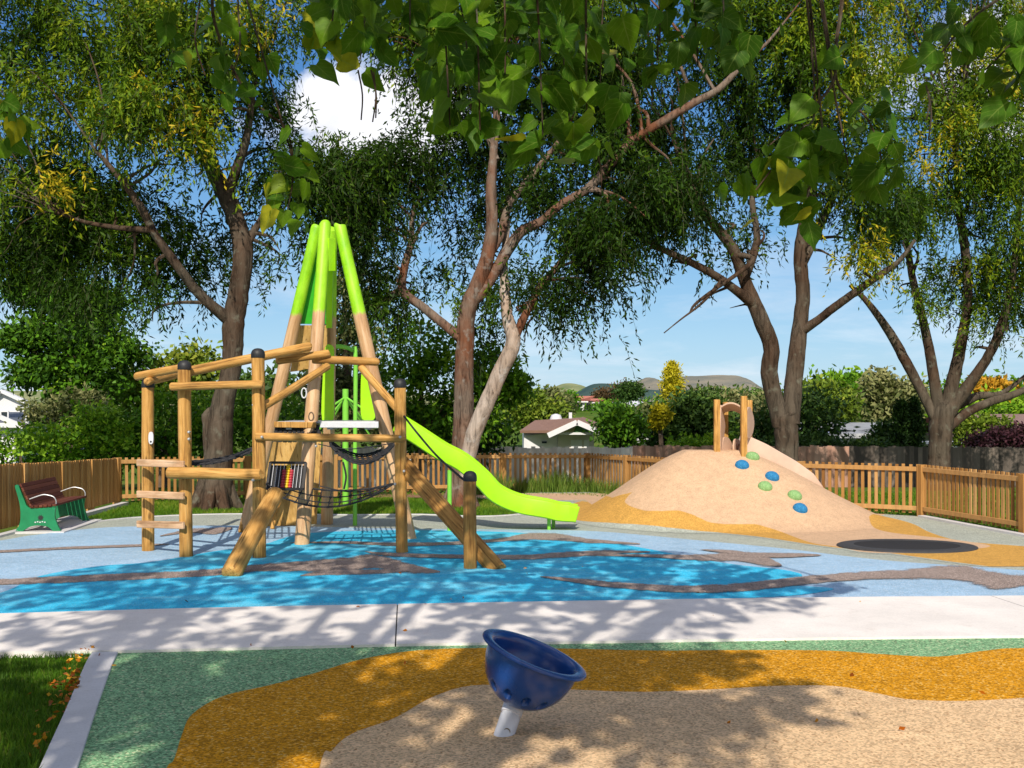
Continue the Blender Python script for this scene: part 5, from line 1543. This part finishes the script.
bush('tree', 'green tree with pale blossom behind the mound gate', 'tree', [(742, 414, 26, 15), (762, 418, 22, 17), (725, 408, 16, 12), (752, 430, 30, 18)], 41, 'oliveleaf', 1.0, .22, .62)
bush('shrub', 'bright low shrub at the foot of the large dark tree', 'shrub', [(700, 447, 26, 6), (725, 444, 14, 7)], 35.5, 'bushleaf', 1.0, .16, .7)
bush('tree', 'mid green tree behind the low white roof', 'tree', [(700, 408, 14, 10), (654, 418, 10, 7)], 64, 'oliveleaf', 1.0, .4, .4)
# right
bush('tree', 'dark tree behind the twin trunk', 'tree', [(815, 415, 24, 24), (770, 430, 22, 22), (800, 442, 26, 10)], 34.5, 'darkleaf', 1.1, .2, .45)
bush('tree', 'yellow-green tree right of the twin trunk', 'tree', [(822, 398, 20, 12), (838, 405, 14, 10)], 52, 'limeleaf', .8, .32, .3)
bush('tree', 'broad green tree line right of the twin trunk', 'tree', [(852, 396, 26, 14), (836, 390, 20, 10), (875, 398, 20, 12), (860, 410, 40, 8)], 75, 'bushleaf', .9, .5, .50, zbase=-1)
bush('tree', 'pale olive tree left of the dark cypresses', 'tree', [(886, 404, 16, 18), (878, 390, 10, 14), (905, 398, 12, 12), (893, 415, 20, 10)], 66, 'oliveleaf', .8, .42, .7, zbase=-1)
bush('shrub', 'dark leafy shrub against the grey-roofed house', 'shrub', [(886, 434, 7, 9), (880, 443, 10, 6)], 36, 'darkleaf', .9, .18, .6)
bush('cypress', 'left one of two dark narrow cypresses', 'tree', [(901, 436, 5.5, 14), (901, 420, 4.5, 12), (901, 409, 2.5, 7)], 35, 'darkleaf', 1.6, .13, .25, up=.9)
bush('cypress', 'right one of two dark narrow cypresses', 'tree', [(914, 436, 6, 14), (914, 420, 5, 12), (914, 408, 2.8, 8)], 35, 'darkleaf', 1.6, .13, .25, up=.9)
bush('hedge', 'dark low hedge below the grey-roofed house', 'hedge', [(815, 448, 30, 6), (860, 451, 30, 5), (780, 447, 30, 8)], 33, 'darkleaf', 1.0, .15, .35, trunk=False)
bush('tree', 'orange-yellow autumn tree behind the far right tree', 'tree', [(980, 391, 8, 5), (998, 391, 8, 5)], 58, 'orangeleaf', .9, .36, .6)
bush('tree', 'fresh green tree under the autumn tree at the right', 'tree', [(985, 414, 30, 16), (1015, 415, 24, 12), (960, 425, 22, 12)], 47, 'bushleaf', 1.0, .28, .7)
bush('shrub', 'pale grassy green shrub right of the many-limbed trunk', 'shrub', [(972, 432, 18, 12), (990, 430, 16, 9)], 38, 'limeleaf', .9, .2, .25)
bush('hedge', 'dark purple hedge in front of the tiled roof at the right edge', 'hedge', [(1005, 439, 20, 6), (1030, 436, 20, 8), (985, 443, 10, 4)], 33.6, 'purpleleaf', 1.2, .15, .5, trunk=False)
bush('treeline', 'dark wooded slope behind the left houses', 'trees', [(-60, 400, 60, 20), (-150, 395, 60, 30), (300, 400, 60, 22), (220, 400, 50, 20)], 60, 'darkleaf', .6, .5, .5, trunk=False)
bush('tree', 'distant green trees round the pink-roofed house', 'trees', [(560, 404, 12, 5), (606, 409, 12, 5), (620, 412, 12, 4), (575, 414, 12, 3), (655, 406, 14, 4), (568, 399, 6, 4)], 150, 'bushleaf', .8, .5, .3, zbase=1, trunk=False)
bush('tree', 'distant dark trees behind the twin trunk', 'trees', [(775, 402, 30, 7), (740, 401, 20, 5), (715, 400, 20, 5)], 160, 'darkleaf', .8, .8, .8, zbase=2, trunk=False)
bush('tree', 'distant green trees behind the grey-roofed house', 'trees', [(930, 396, 34, 9), (985, 394, 40, 9), (1050, 394, 40, 10)], 140, 'bushleaf', .8, .8, .45, zbase=2, trunk=False)

# ------------------------------------------------------------------ houses
M['weatherboard'] = m_plain('white_weatherboard', (.72, .72, .74), .6, var=.05)
M['cream'] = m_plain('cream_wall', (.62, .58, .52), .7, var=.06)
M['roof_brown'] = m_tint('brown_roof', [(0, (.22, .12, .08)), (.5, (.27, .155, .11)), (1, (.32, .2, .14))], nscale=6, amt=.4)
M['roof_grey'] = m_plain('grey_roof', (.30, .31, .32), .55, var=.12, scale=2)
M['roof_slate'] = m_plain('slate_roof', (.10, .11, .13), .5, var=.15, scale=2)
M['roof_white'] = m_plain('white_roof', (.72, .74, .78), .5, var=.06, scale=2)
M['roof_red'] = m_plain('red_tile_roof', (.50, .17, .11), .7, var=.15, scale=1.5)
M['gable_green'] = m_plain('green_gable', (.07, .20, .06), .6)
M['window'] = m_plain('window_glass', (.03, .04, .05), .08, var=.2)
def m_tiles():
    m, nt, b = newmat('brown_tiles')
    v = coords(nt)
    br = N(nt, 'ShaderNodeTexBrick'); br.inputs['Scale'].default_value = 3.2
    br.inputs['Color1'].default_value = (.22, .13, .11, 1); br.inputs['Color2'].default_value = (.30, .19, .16, 1); br.inputs['Mortar'].default_value = (.10, .06, .05, 1)
    nt.links.new(v, br.inputs['Vector']); nt.links.new(br.outputs[0], b.inputs['Base Color']); b.inputs['Roughness'].default_value = .8
    return m
M['tiles'] = m_tiles()
# white house with green gable
D = 43.0
hz = terr(0, D)
hs_ = thing('house', 'white weatherboard house with brown roof and green gable end', 'house', (P(560, 440, D).x, D, hz))
def q(px, py, d=0): return P(px, py, D + d)
zg = lambda px, d=0: Vector((P(px, 0, D + d).x, D + d, hz))
# gable front wall (right, recessed porch) and left wing
def wall(parent, pts, th, mat, name='wall'):
    v = [Vector(p) for p in pts]; n_ = (v[1] - v[0]).cross(v[2] - v[0]).normalized()
    if n_.y < 0: n_ = -n_
    return MB().prism(v, n_ * th).build(name, M[mat], parent)
wall(hs_, [zg(558), zg(594), q(594, 432), q(576, 424), q(558, 432)], .15, 'cream')
lw = wall(hs_, [zg(524, .3), zg(557.5, .3), q(557.5, 432, .3), q(524, 436, .3)], .15, 'weatherboard')
MB().abox(P(524, 0, D).x, P(594, 0, D).x, D + .5, D + 7, hz, P(0, 433, D).z).build('wall', M['weatherboard'], hs_)
wall(hs_, [q(574, 432.3, -.6), q(594.5, 432.3, -.6), q(576.5, 424.5, -.6)], .1, 'gable_green', 'gable')
MB().bar(q(558, 433.5, -.5), q(594, 433.5, -.5), .25, .09).build('fascia', M['weatherboard'], hs_)
rf = MB()
rf.prism([q(577, 421.4, -.8), q(600, 431.2, -.8), q(606, 428, 7), q(583, 419, 7)], (0, 0, .1))
rf.prism([q(577, 421.4, -.8), q(551, 433, -.8), q(520, 433, .2), q(535, 422.5, 5.0), q(583, 419.6, 7)], (0, 0, .1))
rf.build('roof', M['roof_brown'], hs_)
for a, b_ in (((577, 422.2), (600, 432)), ((577, 422.2), (548, 435.5))):
    MB().bar(q(*a, -.86), q(*b_, -.86), .1, .2).build('barge_board', M['weatherboard'], hs_)
for x0, x1, y0, y1 in ((571, 582, 440, 449), (584, 589, 440, 449)):
    w_ = wall(hs_, [q(x0, y1, -.03), q(x1, y1, -.03), q(x1, y0, -.03), q(x0, y0, -.03)], .05, 'weatherboard', 'door')
w_ = MB().abox(q(542, 0).x, q(547, 0).x, D + .24, D + .29, q(0, 443.5).z, q(0, 441.5).z).build('window', M['window'], hs_)
MB().abox(q(569, 0, 4).x, q(572, 0, 4).x, D + 4, D + 4.3, q(0, 424, 4).z, q(0, 412.5, 4).z).build('chimney', M['white_steel'], hs_)
MB().lathe([(.25, 0), (.28, .1), (.2, .3), (.05, .35)], q(556, 422, 4), n=14).build('vent', M['white_steel'], hs_, smooth=True)
def simple_house(label, D, x0, x1, y_eave, y_ridge, mat_roof, mat_wall, depth=8, hip=True, wins=(), zb=None, over=.4, group=None, ridge=None):
    zb = terr(0, D) if zb is None else zb
    a, b_ = P(x0, y_eave, D), P(x1, y_eave, D)
    r = thing('house', label, 'house', ((a.x + b_.x) / 2, D, zb), group)
    mb = MB(); mb.abox(a.x, b_.x, D, D + depth, zb - .5, a.z); mb.build('wall', M[mat_wall], r)
    zr = P(0, y_ridge, D + depth / 2).z
    X0, X1, Y0, Y1, ze = a.x - over, b_.x + over, D - over, D + depth + over, a.z - .04
    k = (depth / 2 if hip else 0)
    rx0, rx1 = (X0 + k, X1 - k) if hip else (X0, X1)
    if ridge: rx0, rx1 = ridge
    ym = D + depth / 2
    vs = [(X0, Y0, ze), (X1, Y0, ze), (X1, Y1, ze), (X0, Y1, ze), (rx0, ym, zr), (rx1, ym, zr)]
    MB().add(vs, [(0, 1, 5, 4), (1, 2, 5), (2, 3, 4, 5), (3, 0, 4), (3, 2, 1, 0)]).build('roof', M[mat_roof], r)
    MB().bar((X0, Y0 - .03, ze), (X1, Y0 - .03, ze), .06, .18).build('gutter', M['weatherboard'], r)
    for wx0, wx1, wy0, wy1 in wins:
        c0, c1 = P(wx0, wy1, D), P(wx1, wy0, D)
        w_ = MB().abox(c0.x, c1.x, D - .04, D + .02, c0.z, c1.z).build('window', M['window'], r)
        fr_ = MB(); t_ = .05
        fr_.abox(c0.x - t_, c0.x, D - .06, D - .01, c0.z - t_, c1.z + t_); fr_.abox(c1.x, c1.x + t_, D - .06, D - .01, c0.z - t_, c1.z + t_)
        fr_.abox(c0.x, c1.x, D - .06, D - .01, c1.z, c1.z + t_); fr_.abox(c0.x, c1.x, D - .06, D - .01, c0.z - t_, c0.z)
        fr_.build('frame', M['weatherboard'], w_)
    return r
D1 = 150
simple_house('two-storey white house with pink-red tiled roof on the hillside', D1, 574, 585, 401.5, 396, 'roof_red', 'weatherboard', 7, True, ((576, 582, 403, 406),), zb=0)
simple_house('lower wing with pink-red tiled roof beside the hillside house', 153, 585, 597, 402.5, 398.5, 'roof_red', 'weatherboard', 7, True, ((587, 590, 405, 408),), zb=0)
simple_house('small white house below the skyline with a dark eave', 160, 627.5, 635, 406, 402, 'roof_white', 'weatherboard', 7, True, ((629, 633, 409, 411),), zb=0)
simple_house('small white house right of the dark-eaved one', 165, 636, 645, 404.5, 401, 'roof_white', 'weatherboard', 7, False, ((639, 641, 408, 410),), zb=0)
simple_house('small pale roofed house left of the golden conifer', 150, 651, 658, 401, 398.5, 'roof_grey', 'weatherboard', 7, True, zb=1)
simple_house('low white-roofed house behind the pale paling fence', 47, 632, 664, 439, 432, 'roof_white', 'weatherboard', 7, False, ((645, 652, 441, 444),))
simple_house('low house with pale grey roof and white gutter', 44, 842, 889, 434.5, 422.5, 'roof_grey', 'weatherboard', 8, True, ((856, 864, 438, 443),))
simple_house('low white shed left of the grey-roofed house', 42, 806, 826, 434, 428, 'roof_white', 'weatherboard', 5, False)
simple_house('white shed behind the dark paling fence at the right', 40, 958, 975, 445, 441, 'roof_white', 'weatherboard', 4, False)
simple_house('house with brown tiled hip roof at the right edge', 40, 1004, 1090, 438, 414, 'tiles', 'cream', 9, True, over=.6)
# house at the left edge: white gable over a dark slate roof
hl = simple_house('white house with dark slate roof at the left edge', 42, -60, 16, 424, 408, 'roof_slate', 'weatherboard', 7, False, ((2, 8, 412, 417),))
D = 41
wall(hl, [P(-14, 404, D + 2), P(2, 392, D + 2), P(24, 402, D + 2), P(24, 412, D + 2), P(-14, 412, D + 2)], .15, 'weatherboard', 'gable')
for a, b_ in (((-14, 404), (2, 391)), ((2, 391), (26, 402))): MB().bar(P(*a, D + 1.9), P(*b_, D + 1.9), .3, .12).build('barge_board', M['weatherboard'], hl)
MB().bar(P(0, 417, D - .5), P(24, 427, D - .5), .12, .16).build('barge_board', M['weatherboard'], hl)
MB().tube([P(27, 424, D), P(27, 403, D)], .07, 8).build('post', M['weatherboard'], hl)

# ------------------------------------------------------------------ grass, leaf litter
def blades(name, inside, n, x0, x1, y0, y1, h, w, z0, mat, tint=.5, lean=.35, clump=0):
    xs_ = rng.uniform(x0, x1, n); ys_ = rng.uniform(y0, y1, n)
    k = inside(xs_, ys_); xs_, ys_ = xs_[k], ys_[k]
    m_ = len(xs_)
    t = tint + .22 * np.sin(xs_ * 2.1 + np.sin(ys_ * 1.7)) * np.sin(ys_ * 1.6 + 1) + rng.normal(0, .16, m_)
    hh = h * rng.uniform(.5, 1.25, m_) * (1 + .25 * np.sin(xs_ * 3.7 + ys_ * 2.9))
    a = rng.uniform(0, 2*PI, m_); ln = rng.normal(0, lean, (m_, 2)) * hh[:, None]
    b0 = np.stack([xs_, ys_, np.full(m_, z0)], -1)
    sd = np.stack([np.cos(a), np.sin(a), np.zeros(m_)], -1) * w * .5
    mid = b0 + np.concatenate([ln * .35, (hh * .6)[:, None]], 1); tip = b0 + np.concatenate([ln, hh[:, None]], 1)
    v = np.stack([b0 - sd, b0 + sd, mid + sd * .75, mid - sd * .75, tip], 1).reshape(-1, 3)
    base_ = np.arange(m_)[:, None] * 5
    q4 = np.concatenate([base_ + np.array([[0, 1, 2]]), base_ + np.array([[0, 2, 3]]), base_ + np.array([[3, 2, 4]])], 1).reshape(-1, 3)
    o = leaves_obj(name, v, q4, np.repeat(t, 5), M[mat])
    return struct(o, 'stuff')
klw = [G(*p) for p in kl]
left_poly = [Vector((-8, 3.5, 0)), Vector((-1.4, 3.5, 0))] + [p for p in reversed(klw) if p.y > 3.5] + [p for p in reversed(pf) if -8 < p.x < -3.55] 
inpoly = lambda poly, m_=0.0: (lambda X, Y: sdf(X, Y, poly) > m_)
blades('grass', inpoly(left_poly, .01), 60000, -6.5, -1.6, 4.6, 9.1, .062, .008, -.03, 'blade', .42)
lawn_poly = [Vector((p[0], p[1], 0)) for p in be] + [G(548, 506), G(500, 501), G(470, 497.5), G(400, 498), G(300, 498), G(200, 500), G(130, 501), Vector((-7.7, 22.2, 0)), Vector((-7.6, 19.2, 0))]
blades('lawn_grass', inpoly(lawn_poly, .03), 60000, -7.8, .9, 18.8, 24.4, .07, .012, -.03, 'blade', .60)
blades('lawn_grass', lambda X, Y: (sdf(X, Y, [Vector((-8, 22.5, 0)), Vector((-5.6, 23.2, 0)), Vector((-2.2, 24.4, 0)), Vector((1.6, 24.2, 0)), Vector((3.2, 22.4, 0)), Vector((7.4, 19.9, 0)), Vector((8.1, 17.1, 0)), Vector((13, 17, 0)), Vector((16, 31, 0)), Vector((5, 25, 0)), Vector((-8, 25, 0))]) > .1), 60000, -8, 15, 17, 25.4, .06, .02, -.03, 'blade', .62)
sed_poly = [Vector(p) for p in ((-.9, 24.7, 0), (.6, 25.0, 0), (1.75, 25.15, 0), (2.5, 24.1, 0), (2.75, 23.3, 0), (3.15, 23.1, 0), (1.8, 25.8, 0), (-1.0, 25.15, 0))]
blades('tall_grass', inpoly(sed_poly), 16000, -1.0, 3.3, 23.0, 26.0, .42, .014, -.03, 'sedge', .45, .22)
# fallen leaves along the kerb
n_ = 260
ky = rng.uniform(6.2, 9.0, n_); kx = np.array([min(klw, key=lambda p: abs(p.y - y)).x for y in ky]) - np.abs(rng.normal(0, .07, n_)) - .02
hot = rng.random(n_) < (.25 + .75 * np.exp(-((ky - 7.75) / .35) ** 2)); kx, ky = kx[hot], ky[hot]
kx = np.concatenate([kx, rng.uniform(-4.6, -3.0, 26), rng.uniform(-4.5, 3.5, 34)]); ky = np.concatenate([ky, rng.uniform(6.3, 8.8, 26), rng.uniform(6.2, 13.5, 34)])
c = np.stack([kx, ky, rng.uniform(.012, .035, len(kx))], -1)
d = unit(rng.normal(size=c.shape) * np.array([1, 1, .25]))
v, f, t = leaf_quads(c, d, rng.uniform(.03, .06, len(kx)), rng.uniform(.02, .04, len(kx)), rng.uniform(.1, 1, len(kx)))
struct(leaves_obj('fallen_leaves', v, f, t, M['litter']), 'stuff')
